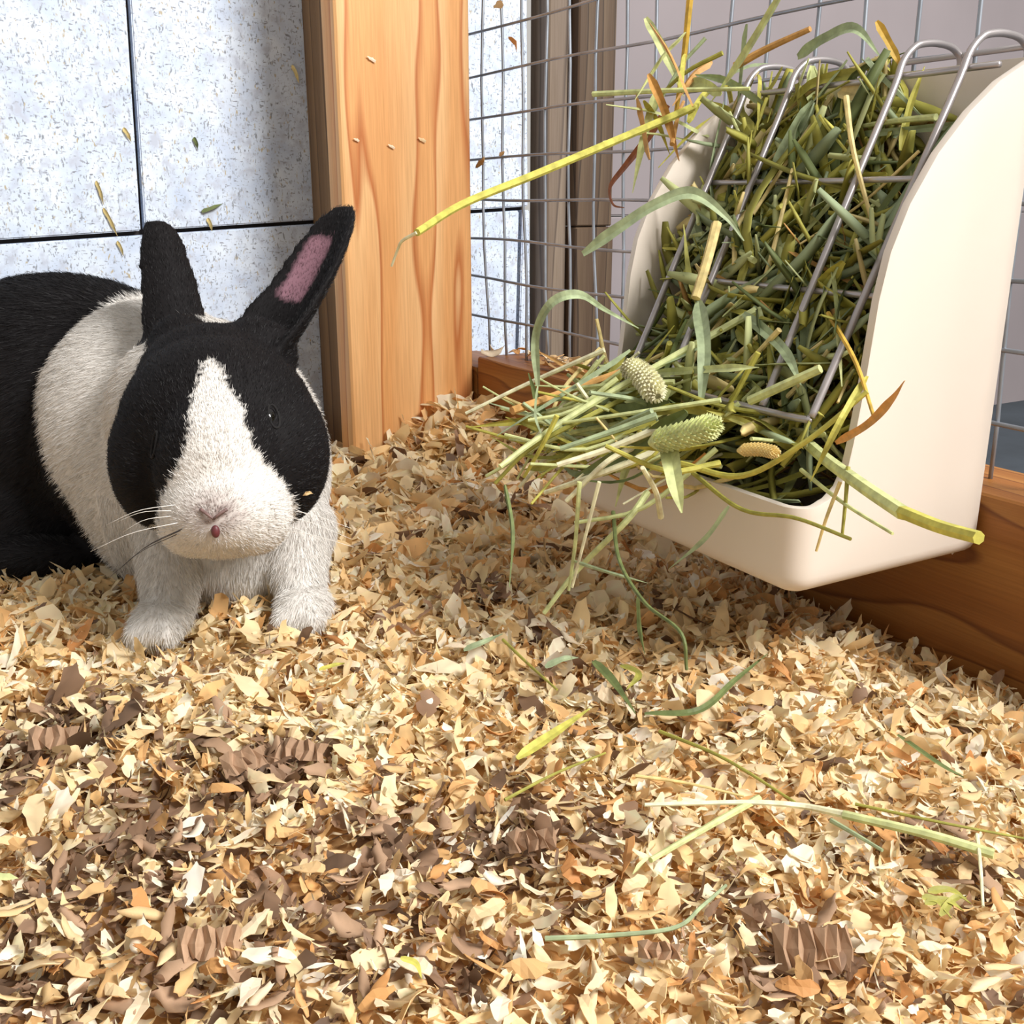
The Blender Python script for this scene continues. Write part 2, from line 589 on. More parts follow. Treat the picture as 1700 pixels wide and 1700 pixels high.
def ground(x, y):
    x = np.asarray(x, float); y = np.asarray(y, float)
    a = (x - A0[0]) * E1[0] + (y - A0[1]) * E1[1]
    b = (x - A0[0]) * E2[0] + (y - A0[1]) * E2[1]
    z = 0.031 * np.exp(-(((a - 0.085) / 0.055) ** 2 + ((b - 0.0) / 0.085) ** 2))
    z = z - 0.008 * np.exp(-((a - 0.09) / 0.05) ** 2) * (1 / (1 + np.exp((b + 0.22) / 0.03)))
    for bx, by, amp, sig in bumps:
        z = z + amp * np.exp(-((x - bx) ** 2 + (y - by) ** 2) / sig ** 2)
    z = z + 0.0022 * np.sin(x * 71 + 1.3 * np.sin(y * 43)) * np.sin(y * 59 + 0.7) + 0.0012 * np.sin(x * 173 + y * 121) * np.cos(y * 151 - x * 63)
    return z - 0.004


def inside_pen(x, y):
    a = (x - A0[0]) * E1[0] + (y - A0[1]) * E1[1]
    b = (x - A0[0]) * E2[0] + (y - A0[1]) * E2[1]
    ok = (a < 0.087) & (b < 0.087)
    ok &= ~((a > -0.003) & (a < 0.095) & (b > -0.003))
    return ok


# terrain under the flakes
gx = np.linspace(-0.62, 0.62, 160); gy = np.linspace(-0.10, 0.82, 120)
XX, YY = np.meshgrid(gx, gy)
ZZ = ground(XX, YY) - 0.004
aa = (XX - A0[0]) * E1[0] + (YY - A0[1]) * E1[1]; bb = (XX - A0[0]) * E2[0] + (YY - A0[1]) * E2[1]
v = np.stack([XX.ravel(), YY.ravel(), ZZ.ravel()], 1)
nx = len(gx)
I, J = np.meshgrid(np.arange(len(gy) - 1), np.arange(nx - 1), indexing='ij')
f = np.stack([I * nx + J, I * nx + J + 1, (I + 1) * nx + J + 1, (I + 1) * nx + J], -1).reshape(-1, 4)
ca = aa.ravel()[f].max(1); cb = bb.ravel()[f].max(1)
f = f[(ca < 0.1) & (cb < 0.095)]
fl = link('floor', mesh_fast('floor', v, f, M['bedbase'])); tag(fl, kind='structure')


def flake_template(r, nu=6, nv=3, curl=None):
    """thin ragged shaving: a torn strip, twisted and partly curled"""
    kind = r.random()
    wd = r.uniform(0.12, 0.26) if kind < 0.35 else r.uniform(0.28, 0.6)
    curl = r.choice((-1, 1)) * (r.uniform(0.2, 1.2) if r.random() < 0.65 else r.uniform(1.5, 3.6))
    cross = r.uniform(-0.5, 0.5)
    tw = r.uniform(-1.6, 1.6)
    p0, p1 = r.uniform(0.05, 1.0), r.uniform(0.0, 0.8)
    sk = r.uniform(-0.4, 0.4)
    V = np.zeros((nu, nv, 3))
    for i in range(nu):
        u = i / (nu - 1)
        th = curl * (u - 0.5)
        x = math.sin(th) / curl; z0 = (1 - math.cos(th)) / curl
        wu = wd * (p0 * (1 - u) + p1 * u + 0.55 * math.sin(math.pi * u)) / 1.1
        al = tw * (u - 0.5)
        for j in range(nv):
            s = j / (nv - 1) - 0.5
            s_ = s * wu * (1 + r.uniform(-0.35, 0.25)) if j != nv // 2 else s * wu
            y = s_ * math.cos(al) + sk * (u - 0.5)
            z = z0 + s_ * math.sin(al) + cross * s * s * wu + r.uniform(-0.02, 0.02)
            V[i, j] = (x + r.uniform(-0.09, 0.09) * (1 if i in (0, nu - 1) else 0.35), y, z)
    V = V.reshape(-1, 3)
    V -= V.mean(0)
    F = [(i * nv + j, i * nv + j + 1, (i + 1) * nv + j + 1, (i + 1) * nv + j) for i in range(nu - 1) for j in range(nv - 1)]
    return V, np.array(F)


fr = random.Random(21)
TPL = [flake_template(fr) for _ in range(40)]


def rot_mats(yaw, pitch, roll):
    cy, sy, cp, sp, cr, sr = np.cos(yaw), np.sin(yaw), np.cos(pitch), np.sin(pitch), np.cos(roll), np.sin(roll)
    z = np.zeros_like(cy); o = np.ones_like(cy)
    Rz = np.stack([np.stack([cy, -sy, z], -1), np.stack([sy, cy, z], -1), np.stack([z, z, o], -1)], -2)
    Ry = np.stack([np.stack([cp, z, sp], -1), np.stack([z, o, z], -1), np.stack([-sp, z, cp], -1)], -2)
    Rx = np.stack([np.stack([o, z, z], -1), np.stack([z, cr, -sr], -1), np.stack([z, sr, cr], -1)], -2)
    return Rz @ Ry @ Rx


pal_pos = np.array([p for p, _ in PALE]); pal_col = np.array([c for _, c in PALE])


def pale_cols(n):
    u = np.clip(rng.beta(1.7, 2.3, n), 0, 1)
    return np.stack([np.interp(u, pal_pos, pal_col[:, k]) for k in range(3)], 1)


# where darker brown shavings are mixed in (foreground left and a few pockets)
brown_zone = []
for (x, y, sig, wgt) in [(430, 1290, 0.018, 0.75), (250, 1400, 0.022, 0.65), (120, 1490, 0.022, 0.6), (470, 1500, 0.016, 0.55), (880, 1400, 0.018, 0.7), (650, 1390, 0.016, 0.6), (300, 1600, 0.016, 0.6), (560, 1600, 0.014, 0.6),
                         (1350, 1610, 0.010, 0.8), (60, 1230, 0.022, 0.6), (1180, 1480, 0.010, 0.4), (800, 990, 0.012, 0.35), (960, 1150, 0.015, 0.3), (1580, 1420, 0.010, 0.5), (760, 1560, 0.014, 0.4), (40, 1640, 0.014, 0.6)]:
    q = on_z(x, y); brown_zone.append((q[0], q[1], sig, wgt))


def brown_prob(x, y):
    p = np.full(np.shape(x), 0.04)
    for bx, by, s, wgt in brown_zone:
        p = np.maximum(p, wgt * np.exp(-((x - bx) ** 2 + (y - by) ** 2) / (2 * s * s)))
    return p


def scatter(n, region, zlo, zhi, smin, smax, tilt):
    x = rng.uniform(region[0], region[1], n); y = rng.uniform(region[2], region[3], n)
    k = inside_pen(x, y); x, y = x[k], y[k]
    # keep what a wide view around the photograph's could see
    k = (np.abs(x) < 0.20 + 0.75 * np.maximum(y, 0))
    x, y = x[k], y[k]; n = len(x)
    z = ground(x, y) + rng.uniform(zlo, zhi, n)
    far = np.clip((y - 0.2) / 0.35, 0, 1)
    s = rng.uniform(smin, smax, n) * (0.78 + 1.2 * far)
    br = rng.random(n) < brown_prob(x, y)
    col = pale_cols(n)
    bc = np.array(lin((160, 128, 102)))[None] * rng.uniform(0.4, 1.1, (n, 1))
    col[br] = bc[br]
    Rm = rot_mats(rng.uniform(0, 2 * math.pi, n), rng.normal(0, tilt, n), rng.normal(0, tilt, n))
    return x, y, z, s, col, Rm


VV, FF, CC = [], [], []
off = 0
for (n, zlo, zhi, smin, smax, tilt, reg) in [(24000, -0.005, 0.003, 0.006, 0.0125, 0.5, (-0.5, 0.45, 0.10, 0.75)), (16000, -0.001, 0.006, 0.006, 0.0140, 0.55, (-0.42, 0.36, 0.12, 0.72)),
                                             (15000, -0.002, 0.0055, 0.003, 0.0075, 0.65, (-0.24, 0.24, 0.13, 0.48)), (8000, -0.003, 0.004, 0.006, 0.0115, 0.5, (-0.2, 0.2, 0.11, 0.31))]:
    x, y, z, s, col, Rm = scatter(n, reg, zlo, zhi, smin, smax, tilt)
    tid = rng.integers(0, len(TPL), len(x))
    for t, (tv, tf) in enumerate(TPL):
        k = np.where(tid == t)[0]
        if not len(k): continue
        pts = np.einsum('nij,vj->nvi', Rm[k], tv) * s[k][:, None, None] + np.stack([x[k], y[k], z[k]], 1)[:, None, :]
        nv = len(tv)
        VV.append(pts.reshape(-1, 3))
        FF.append((tf[None] + (off + np.arange(len(k)) * nv)[:, None, None]).reshape(-1, 4))
        shade = rng.uniform(0.78, 1.15, (len(k), nv, 1))
        CC.append(np.minimum(col[k][:, None, :] * shade, 0.95).reshape(-1, 3))
        off += len(k) * nv
bed = link('wood_shavings', mesh_fast('wood_shavings', np.concatenate(VV), np.concatenate(FF), M['bedding'], True, np.concatenate(CC)))
tag(bed, 'deep loose layer of cream and tan wood shavings covering the floor', 'bedding', kind='stuff')


def solid(V, F, th):
    """give a flake a little thickness"""
    V = np.asarray(V); n = len(V)
    N = np.zeros_like(V)
    for q in F:
        nn = np.cross(V[q[1]] - V[q[0]], V[q[3]] - V[q[0]])
        for i in q: N[i] += nn
    N /= np.linalg.norm(N, axis=1)[:, None] + 1e-9
    V2 = np.concatenate([V + N * th / 2, V - N * th / 2])
    F2 = [tuple(q) for q in F] + [tuple(i + n for i in q[::-1]) for q in F]
    cnt = {}
    for q in F:
        for i in range(4):
            e = (q[i], q[(i + 1) % 4]); cnt[e] = 1
    for (i, j) in list(cnt):
        if (j, i) not in cnt:
            F2.append((j, i, i + n, j + n))
    return V2, F2


# large single shavings lying on top (the ones that show largest)
PALE_ME, BROWN_ME = [], []
for k in range(14):
    V_, F_ = flake_template(fr, 7, 3)
    V2, F2 = solid(V_, F_, 0.022)
    PALE_ME.append(mesh_data('wood_shaving', V2, F2, M['shaving'], smooth=(k % 2 == 0)))
    BROWN_ME.append(mesh_data('brown_shaving', V2, F2, M['brown']))


def place_flake(me, name, x, y, size, dz=0.004, tilt=0.35, z=None):
    o = link(name, me)
    o.location = (x, y, (float(ground(x, y)) if z is None else z) + dz)
    o.rotation_euler = (fr.gauss(0, tilt), fr.gauss(0, tilt), fr.uniform(0, 6.28))
    o.scale = (size, size * fr.uniform(0.8, 1.2), size)
    return o


def clear_of_rabbit(px, py):
    return not (px < 590 and py < 1075)


cnt = 0
while cnt < 230:
    px, py = fr.uniform(10, 1690), 1690 - 900 * fr.random() ** 1.5
    if not clear_of_rabbit(px, py) or (px > 950 and py < 1010 and px < 1700): continue
    q = on_z(px, py)
    if not inside_pen(q[0], q[1]): continue
    if fr.random() < brown_prob(q[0], q[1]) * 0.8: continue
    t = proj(q)[2]
    o = place_flake(fr.choice(PALE_ME), 'wood_shaving', q[0], q[1], fr.uniform(0.0075, 0.0125) * (0.8 + 1.6 * max(0, t - 0.22)), 0.006)
    if py < 900: wh = 'on the shaded heap below the corner post'
    elif py < 1120 and px < 900: wh = 'on the bedding beside the rabbit\'s front paws'
    elif py < 1250 and px > 1150: wh = 'on the shaded bedding along the bottom rail'
    elif py < 1250: wh = 'on the middle of the bedding in front of the rabbit'
    else:
        wh = ('in the far left' if px < 280 else 'in the left' if px < 560 else 'left of centre in the' if px < 850 else 'right of centre in the' if px < 1150 else 'in the right' if px < 1420 else 'in the far right') + (' foreground at the very front' if py > 1560 else ' foreground halfway back' if py > 1400 else ' foreground farthest back')
    tag(o, 'pale curled pine shaving loose ' + wh, 'wood shaving', 'pale shavings ' + wh)
    cnt += 1
cnt = 0
while cnt < 70:
    px, py = fr.uniform(10, 1690), fr.uniform(1150, 1690)
    q = on_z(px, py)
    if fr.random() > brown_prob(q[0], q[1]): continue
    o = place_flake(fr.choice(BROWN_ME), 'brown_shaving', q[0], q[1], fr.uniform(0.007, 0.012), 0.005)
    wh = ('far left' if px < 280 else 'left' if px < 560 else 'middle' if px < 1150 else 'right') + ' foreground bedding' + (' at the very front' if py > 1560 else ' halfway back' if py > 1400 else ' farthest back')
    tag(o, 'dull brown shaving mixed into the pale ' + wh, 'wood shaving', 'brown shavings in the ' + wh)
    cnt += 1

# pleated brown strips
def pleated(n, L, wd, amp, name):
    V, F = [], []
    for i in range(2 * n + 1):
        u = i / (2 * n)
        zz = amp * (1 if i % 2 else -1)
        for j in range(3):
            s = j / 2 - 0.5
            V.append(((u - 0.5) * L + 0.0006 * math.sin(j * 3 + i), s * wd * (1 + 0.15 * math.sin(i * 1.7)), zz + 0.15 * wd * math.sin(u * 3.1)))
    F = [(i * 3 + j, i * 3 + j + 1, (i + 1) * 3 + j + 1, (i + 1) * 3 + j) for i in range(2 * n) for j in range(2)]
    V2, F2 = solid(np.array(V), F, 0.0003)
    return mesh_data(name, V2, F2, M['brown'], smooth=False)


for (px, py, n, L, wd, yaw, tl, lab) in [
        (1350, 1600, 6, 0.017, 0.011, 0.1, 0.35, 'largest pleated brown strip, standing among pale shavings in the right foreground'),
        (1255, 1560, 3, 0.006, 0.006, 0.5, 0.3, 'tiny pleated brown strip just above the largest one in the right foreground'),
        (410, 1285, 4, 0.013, 0.008, 0.7, 0.3, 'pleated brown strip standing highest among the brown patch left of centre'),
        (505, 1268, 4, 0.012, 0.007, -0.1, 0.3, 'pleated brown strip lying just right of the highest one, left of centre'),
        (90, 1245, 4, 0.013, 0.008, 0.3, 0.3, 'pleated brown strip near the left edge below the rabbit'),
        (350, 1590, 5, 0.013, 0.008, 0.2, 0.3, 'pleated brown strip in the bottom left foreground'),
        (885, 1440, 5, 0.012, 0.006, 0.3, 0.3, 'pleated brown strip in the middle of the foreground brown patch'),
        (1095, 1622, 4, 0.009, 0.004, 0.0, 0.3, 'small flat pleated brown strip left of the largest one')]:
    q = on_z(px, py)
    o = link('pleated_strip', pleated(n, L, wd * 0.8, 0.0010, 'pleated_strip'))
    o.location = (q[0], q[1], float(ground(q[0], q[1])) + 0.007)
    o.rotation_euler = (tl + 0.5, 0.1, yaw)
    tag(o, lab, 'brown strip')

# shavings lying on the rail top, and caught in the mesh
for k in range(34):
    b_ = fr.uniform(-0.24, 0.03); a_ = fr.uniform(0.094, 0.124)
    q = W(a_, b_, 0)
    o = place_flake(fr.choice(PALE_ME), 'wood_shaving', q[0], q[1], fr.uniform(0.009, 0.017), 0.0035 + (0.003 if k % 3 == 0 else 0), 0.3, z=0.057 if b_ < -0.004 else 0.052)
    tag(o, 'tan shaving resting on the bottom rail under the wire mesh', 'wood shaving', 'shavings on the bottom rail')
for (px, py, s, lab) in [(828, 8, 0.010, 'tan shaving caught in the mesh at the very top beside the post'), (853, 72, 0.012, 'tan shaving snagged in the second mesh row beside the post'),
                         (832, 256, 0.008, 'small tan shaving caught on the mesh above the long hay stalk'), (798, 270, 0.010, 'dark shaving caught in the mesh touching the post edge'), (960, 600, 0.013, 'upright tan shaving leaning on the mesh just above the rail')]:
    q = on_a(px, py, MA - 0.004)
    o = place_flake(fr.choice(PALE_ME), 'wood_shaving', q[0], q[1], s, 0, 0.4, z=q[2])
    o.rotation_euler = (1.2, fr.uniform(-1, 1), TH + 1.6)
    tag(o, lab, 'wood shaving')

# ------------------------------------------------------------------ hay feeder
fe = frame_root('hay_feeder')
tag(fe, 'cream plastic hay feeder with a wire front hung on the mesh', 'hay feeder')
BN, BF = -0.377, -0.250


def panel_top(a):
    up_ = [(0.0, 0.0640), (0.006, 0.0642), (0.0125, 0.0660), (0.0170, 0.0695), (0.0197, 0.0750), (0.0212, 0.0830), (0.0235, 0.100), (0.026, 0.126), (0.029, 0.140), (0.035, 0.1535), (0.045, 0.168), (0.057, 0.180), (0.069, 0.189), (0.082, 0.1955), (0.0885, 0.197)]
    return float(np.interp(a, [q[0] for q in up_], [q[1] for q in up_]))


RC = 0.0085
loop = []
side_a = [0.0872, 0.082, 0.0755, 0.069, 0.063, 0.057, 0.051, 0.045, 0.040, 0.035, 0.032, 0.029, 0.0275, 0.026, 0.0248, 0.0235, 0.0224, 0.0212, 0.0205, 0.0197, 0.0184, 0.0170, 0.0148, 0.0125, 0.0105]
loop += [(a, BN, panel_top(a)) for a in side_a]
for k in range(0, 9):
    th = math.pi / 2 * k / 8
    loop.append((RC * (1 - math.sin(th)) + 0.0005, BN + RC * (1 - math.cos(th)), panel_top(RC * (1 - math.sin(th)))))
for q in np.linspace(BN + RC, BF - RC, 14)[1:-1]:
    loop.append((0.0005, q, 0.0640))
for k in range(8, -1, -1):
    th = math.pi / 2 * k / 8
    loop.append((RC * (1 - math.sin(th)) + 0.0005, BF - RC * (1 - math.cos(th)), panel_top(RC * (1 - math.sin(th)))))
loop += [(a, BF, panel_top(a)) for a in side_a[::-1]]
loop.append((0.0885, BF - 0.0015, 0.197))
for q in np.linspace(BF - 0.01, BN + 0.01, 8):
    loop.append((0.0885, q, 0.197))
loop.append((0.0885, BN + 0.0015, 0.197))
NL = len(loop)
xy = np.array([(q[0], q[1]) for q in loop])
cen = np.array([0.0445, (BN + BF) / 2])
tan = np.roll(xy, -1, 0) - np.roll(xy, 1, 0); tan /= np.linalg.norm(tan, axis=1)[:, None]
inw = np.stack([-tan[:, 1], tan[:, 0]], 1)
inw *= np.sign(((cen - xy) * inw).sum(1))[:, None]
Z0, RBOT = 0.0352, 0.006
rows = []
for k in range(6):
    th = math.pi / 2 * k / 5
    ins = RBOT * (1 - math.sin(th))
    q_ = xy + inw * ins
    q_[:, 0] = np.minimum(q_[:, 0], 0.0885 - ins); q_[:, 1] = np.clip(q_[:, 1], BN + ins, BF - ins)
    rows.append(np.column_stack([q_, np.full(NL, Z0 + RBOT * (1 - math.cos(th)))]))
top = np.array([q[2] for q in loop])
for k in range(1, 8):
    rows.append(np.column_stack([xy, Z0 + RBOT + (top - Z0 - RBOT) * k / 7]))
bm = bmesh.new()
RWS = [[bm.verts.new(p) for p in r_] for r_ in rows]
bm.faces.new(RWS[0])
for r0, r1 in zip(RWS[:-1], RWS[1:]):
    for k in range(NL):
        bm.faces.new((r0[k], r0[(k + 1) % NL], r1[(k + 1) % NL], r1[k]))
bmesh.ops.recalc_face_normals(bm, faces=list(bm.faces))
shell = bpy.data.meshes.new('moulded_body'); bm.to_mesh(shell); bm.free()
shell.materials.append(M['plastic'])
shell.polygons.foreach_set('use_smooth', [True] * len(shell.polygons))


def remesh(me, voxel, smooth_it, name, mat, fac=0.5):
    o = bpy.data.objects.new('tmp', me); C.objects.link(o)
    r = o.modifiers.new('r', 'REMESH'); r.mode = 'VOXEL'; r.voxel_size = voxel; r.use_smooth_shade = True
    s = o.modifiers.new('s', 'SMOOTH'); s.factor = fac; s.iterations = smooth_it
    dg = bpy.context.evaluated_depsgraph_get(); dg.update()
    out = bpy.data.meshes.new_from_object(o.evaluated_get(dg))
    out.name = name
    bpy.data.objects.remove(o); bpy.data.meshes.remove(me)
    out.materials.clear(); out.materials.append(mat)
    out.polygons.foreach_set('use_smooth', [True] * len(out.polygons))
    return out


body = link('moulded_body', shell, fe)
md = body.modifiers.new('wall', 'SOLIDIFY'); md.thickness = 0.0028; md.offset = -1
md = body.modifiers.new('rim', 'BEVEL'); md.width = 0.0011; md.segments = 3; md.limit_method = 'ANGLE'; md.angle_limit = math.radians(55)

# wire front: local coordinates (a, b, z)
rack = link('wire_front', mesh_data('wire_front', *tube(catmull([(0.0115, -0.368, 0.0905), (0.0105, -0.362, 0.0895), (0.0105, -0.31, 0.0895), (0.0105, -0.27, 0.0905)], 14), 0.0012, 8), M['chrome']), fe)
RT_, RB_ = np.array([0.0795, 0.2070]), np.array([0.0115, 0.0905])


def rack_pt(s, b, d=0.0):
    q = RT_ + (RB_ - RT_) * s
    nrm = np.array([-(RT_ - RB_)[1], (RT_ - RB_)[0]]); nrm /= np.linalg.norm(nrm)
    q = q + nrm * d
    return (q[0], b, q[1])


for bt, bb2, hook in [(-0.2600, -0.2735, 0.9), (-0.2850, -0.2975, 1.0), (-0.3350, -0.3465, 1.1), (-0.3605, -0.3680, 1.0)]:
    pts = [(0.1040, bt + 0.001, 0.1960), (0.1035, bt, 0.2010), (0.0990, bt, 0.2045), (0.091, bt, 0.2055), (0.084, bt, 0.2050), (0.0795, bt, 0.2035), rack_pt(0.07, bt)]
    pts += [rack_pt(s, bt + (bb2 - bt) * s) for s in (0.15, 0.4, 0.7, 0.93)]
    pts += [(0.0115, bb2, 0.0905)]
    v, f = tube(catmull(pts, 44), 0.00125, 8)
    link('bar', mesh_data('bar', v, f, M['chrome']), rack)
for s, b0, b1, bow in [(0.10, -0.256, -0.372, 0), (0.385, -0.262, -0.366, 0.0), (0.685, -0.267, -0.368, 0.0)]:
    v, f = tube(catmull([rack_pt(s, b0, -0.0021), rack_pt(s, (b0 + b1) / 2, -0.0024), rack_pt(s, b1, -0.0021)], 12), 0.00105, 8)
    link('cross_bar', mesh_data('cross_bar', v, f, M['chrome']), rack)
v, f = tube([(0.1032, -0.254, 0.2025), (0.1032, -0.372, 0.2025)], 0.00105, 8)
link('cross_bar', mesh_data('cross_bar', v, f, M['chrome']), rack)

# ------------------------------------------------------------------ hay
HR = random.Random(5)


def add_hay(pts, wpx, kind, colour, label=None, group=None, name=None, parent=None, width=None, twist=0.6, roll=None, n=None, taper=0.35):
    """single stalk or leaf through world points; wpx in photo pixels gives its real width at its distance"""
    pts = [np.asarray(p, float) for p in pts]
    if width is None:
        width = wpx / FPX * np.mean([proj(p)[2] for p in pts])
    n = n or (8 if len(pts) < 3 else 6 * len(pts))
    o0 = pts[0].copy()
    c = catmull([p - o0 for p in pts], n)
    u = np.linspace(0, 1, n)
    if kind == 'stalk':
        v, f = tube(c, width / 2 * (1 - taper * u), 7)
    else:
        prof_w = np.minimum(1, np.minimum(u * 5 + 0.45, (1 - u) * 2.2 + 0.1)) * (1 + 0.08 * np.sin(u * 11 + wpx))
        onfloor = max(p[2] for p in pts) < 0.03
        v, f = blade(c, width * prof_w, 0.45, twist, HR.uniform(0, 3) if roll is None else roll, facing=None if roll is None else (np.array([0.1, -0.4, 0.9]) if onfloor else np.array([-0.35, -0.85, 0.35])))
    nm = name or ('hay_stalk' if kind == 'stalk' else 'hay_leaf')
    o = link(nm, mesh_data(nm, v, f, M['hay_' + colour], smooth=False))
    o.location = tuple(o0)
    if parent is not None:
        o.parent = parent; o.location = tuple(o0 - np.array(parent.location))
        if label: o['label'] = label
    elif label: tag(o, label, 'hay', group)
    return o


def pa(lst, a):                     # pixel polyline on planes a (scalar or list)
    if not hasattr(a, '__len__'): a = [a] * len(lst)
    return [on_a(x, y, q) for (x, y), q in zip(lst, a)]


def pg(lst, dz=0.008):
    out = []
    for (x, y) in lst:
        q = on_z(x, y, 0.004); q = on_z(x, y, float(ground(q[0], q[1])) + dz)
        out.append(q)
    return out


# --- stalks that stick out of the feeder
S = add_hay
st = S(pa([(1150, 178), (1105, 198), (900, 285), (770, 338), (692, 386)], [0.05, 0.035, -0.03, -0.065, -0.09]), 15, 'stalk', 'yellow_green', 'longest yellow-green hay stalk, poking left from the feeder top across the post', taper=0.25)
S(pa([(692, 386), (668, 400), (660, 415), (650, 442)], [-0.09, -0.092, -0.092, -0.093]), 6, 'stalk', 'cream', 'thin bent dry tip', name='stalk_tip', parent=st)
S(pa([(985, 156), (1110, 150), (1245, 147)], [0.03, 0.04, 0.055]), 10, 'stalk', 'pale_green', 'pale green hay stalk lying level at the feeder top, pointing left')
S(pa([(1072, 30), (1105, 90), (1135, 160)], [0.05, 0.052, 0.055]), 15, 'leaf', 'pale_green', 'short pale green leaf pointing up left above the feeder', twist=0.1, roll=2.2)
S(pa([(1148, -30), (1136, 90), (1122, 190)], [0.05, 0.052, 0.055]), 12, 'stalk', 'gold', 'golden hay stalk rising steeply out of the feeder top')
S(pa([(1305, -20), (1225, 110), (1180, 170)], [0.045, 0.05, 0.06]), 15, 'leaf', 'pale_green', 'long pale green leaf slanting up right from the feeder top', twist=0.1, roll=2.0)
S(pa([(968, 422), (1030, 378), (1090, 340), (1150, 322), (1205, 360), (1235, 400)], [-0.02, -0.012, -0.004, 0.004, 0.01, 0.014]), 20, 'leaf', 'grey_green', 'broad grey-green leaf arching left out of the wire front', twist=0.3, roll=1.9)
st = S(pa([(893, 640), (890, 560), (915, 505), (960, 490), (1005, 515), (1060, 545)], [-0.04, -0.04, -0.038, -0.03, -0.015, 0.0]), 15, 'leaf', 'grey_green', 'grey-green leaf looping in an arch left of the feeder', twist=0.4, roll=1.7)
S(pa([(893, 640), (890, 690), (905, 735)], [-0.04, -0.041, -0.04]), 7, 'leaf', 'grey_green', name='leaf_tip', parent=st)
S(pa([(850, 682), (940, 650), (1030, 618)], [-0.045, -0.02, 0.0]), 14, 'stalk', 'tan', 'orange-tan straw jutting left in front of the bottom rail', taper=0.1)
S(pa([(1110, 175), (1075, 230), (1040, 275), (1015, 310), (1018, 338), (1036, 345)], [0.05, 0.045, 0.045, 0.045, 0.045, 0.045]), 12, 'leaf', 'rust', 'curled rusty brown leaf hanging by the far feeder panel', twist=1.5)
st = S(pa([(1340, 735), (1375, 765), (1440, 812), (1500, 852)], [0.02, 0.004, -0.008, -0.014]), 22, 'stalk', 'pale_green', 'thick green stalk crossing the near feeder panel to the lower right', taper=-0.05)
S(pa([(1497, 850), (1560, 875), (1625, 893)], [-0.014, -0.018, -0.022]), 25, 'stalk', 'yellow_green', 'yellow-green cut end beyond the joint', name='cut_end', parent=st, taper=0.12)
S(pa([(1388, 735), (1440, 705), (1480, 665), (1502, 632)], [-0.004, -0.010, -0.014, -0.016]), 14, 'leaf', 'tan', 'brown crooked stem pointing up right across the near feeder panel', roll=1.5, twist=0.8)
S(pa([(1150, 785), (1230, 845), (1320, 860), (1412, 895)], [-0.012, -0.014, -0.016, -0.018]), 9, 'stalk', 'olive', 'thin olive stem drooping over the front lip of the feeder')
S(pa([(1330, 780), (1400, 835), (1482, 886)], [0.004, -0.006, -0.012]), 8, 'stalk', 'pale_green', 'thin pale green stem below the thick crossing stalk')
S(pa([(1440, 625), (1395, 700), (1345, 800)], [0.01, -0.004, -0.008]), 12, 'leaf', 'yellow_green', 'yellow-green leaf against the edge of the near feeder panel', roll=2.0)
S(pa([(1395, 800), (1372, 860), (1355, 915)], [-0.004, -0.008, -0.009]), 7, 'stalk', 'straw', 'short straw hanging over the near corner of the tray')
S(pa([(1408, 775), (1404, 830), (1398, 890)], [-0.003, -0.006, -0.006]), 8, 'stalk', 'olive', 'short olive stem hanging beside the tray corner')
S(pa([(1255, 515), (1000, 660), (890, 730), (830, 775)], [0.03, -0.02, -0.045, -0.06]), 13, 'stalk', 'pale_green', 'long green stalk slanting down left out of the hay')
S(pa([(1080, 640), (960, 700), (880, 745), (822, 802)], [0.0, -0.03, -0.045, -0.055]), 10, 'stalk', 'olive', 'olive stalk just below the long one slanting down left')
S(pa([(925, 690), (900, 740), (870, 792)], [-0.04, -0.043, -0.045]), 9, 'stalk', 'yellow_green', 'short side shoot pointing down from the left-slanting stalks')
S(pa([(1080, 730), (1010, 765), (940, 832)], [-0.02, -0.035, -0.045]), 12, 'stalk', 'cream', 'cream straw end sticking out lowest at the left of the hay')
S(pa([(1100, 745), (1000, 785), (905, 818)], [-0.015, -0.035, -0.045]), 13, 'stalk', 'cream', 'cream frayed straw pointing left at the bottom of the hay')
S(pa([(1120, 700), (1010, 745), (925, 772)], [-0.02, -0.035, -0.05]), 14, 'stalk', 'cream', 'pale cut straw pointing left in the middle of the spilling hay')
S(pa([(1090, 690), (1020, 715), (930, 745)], [-0.02, -0.03, -0.045]), 13, 'stalk', 'grey_green', 'grey-green cut stem pointing left above the pale straws')
S(pa([(1075, 818), (1040, 865), (960, 945), (903, 1018)], [-0.018, -0.03, -0.04, -0.05]), 12, 'stalk', 'pale_green', 'long pale green stem hanging down left toward the bedding')
S(pa([(962, 800), (955, 900), (944, 980)], [-0.045, -0.045, -0.046]), 8, 'stalk', 'pale_green', 'thin stem hanging straight down at the left of the feeder')
S(pa([(995, 800), (972, 890), (950, 975)], [-0.042, -0.044, -0.046]), 7, 'stalk', 'cream', 'thin cream stem hanging beside the straight green one')
S(pa([(838, 805), (850, 880), (846, 975)], [-0.07, -0.075, -0.08]), 8, 'leaf', 'dark_green', 'thin dark green blade hanging down beside the shaded bedding')
S(pa([(1018, 850), (1028, 930), (1070, 1000), (1130, 1050), (1140, 1112)], [-0.03, -0.045, -0.055, -0.06, -0.06]), 8, 'stalk', 'dark_green', 'bent dark green stem dropping from the feeder to the bedding')
S(pa([(1060, 985), (1062, 1040), (1070, 1085)], [-0.03, -0.03, -0.03]), 8, 'leaf', 'dark_green', 'short dark leaf upright in the bedding below the feeder')
S(pa([(1210, 840), (1170, 895), (1110, 945)], [-0.008, -0.012, -0.018]), 8, 'leaf', 'grey_green', 'small grey-green leaf hanging under the tray front')
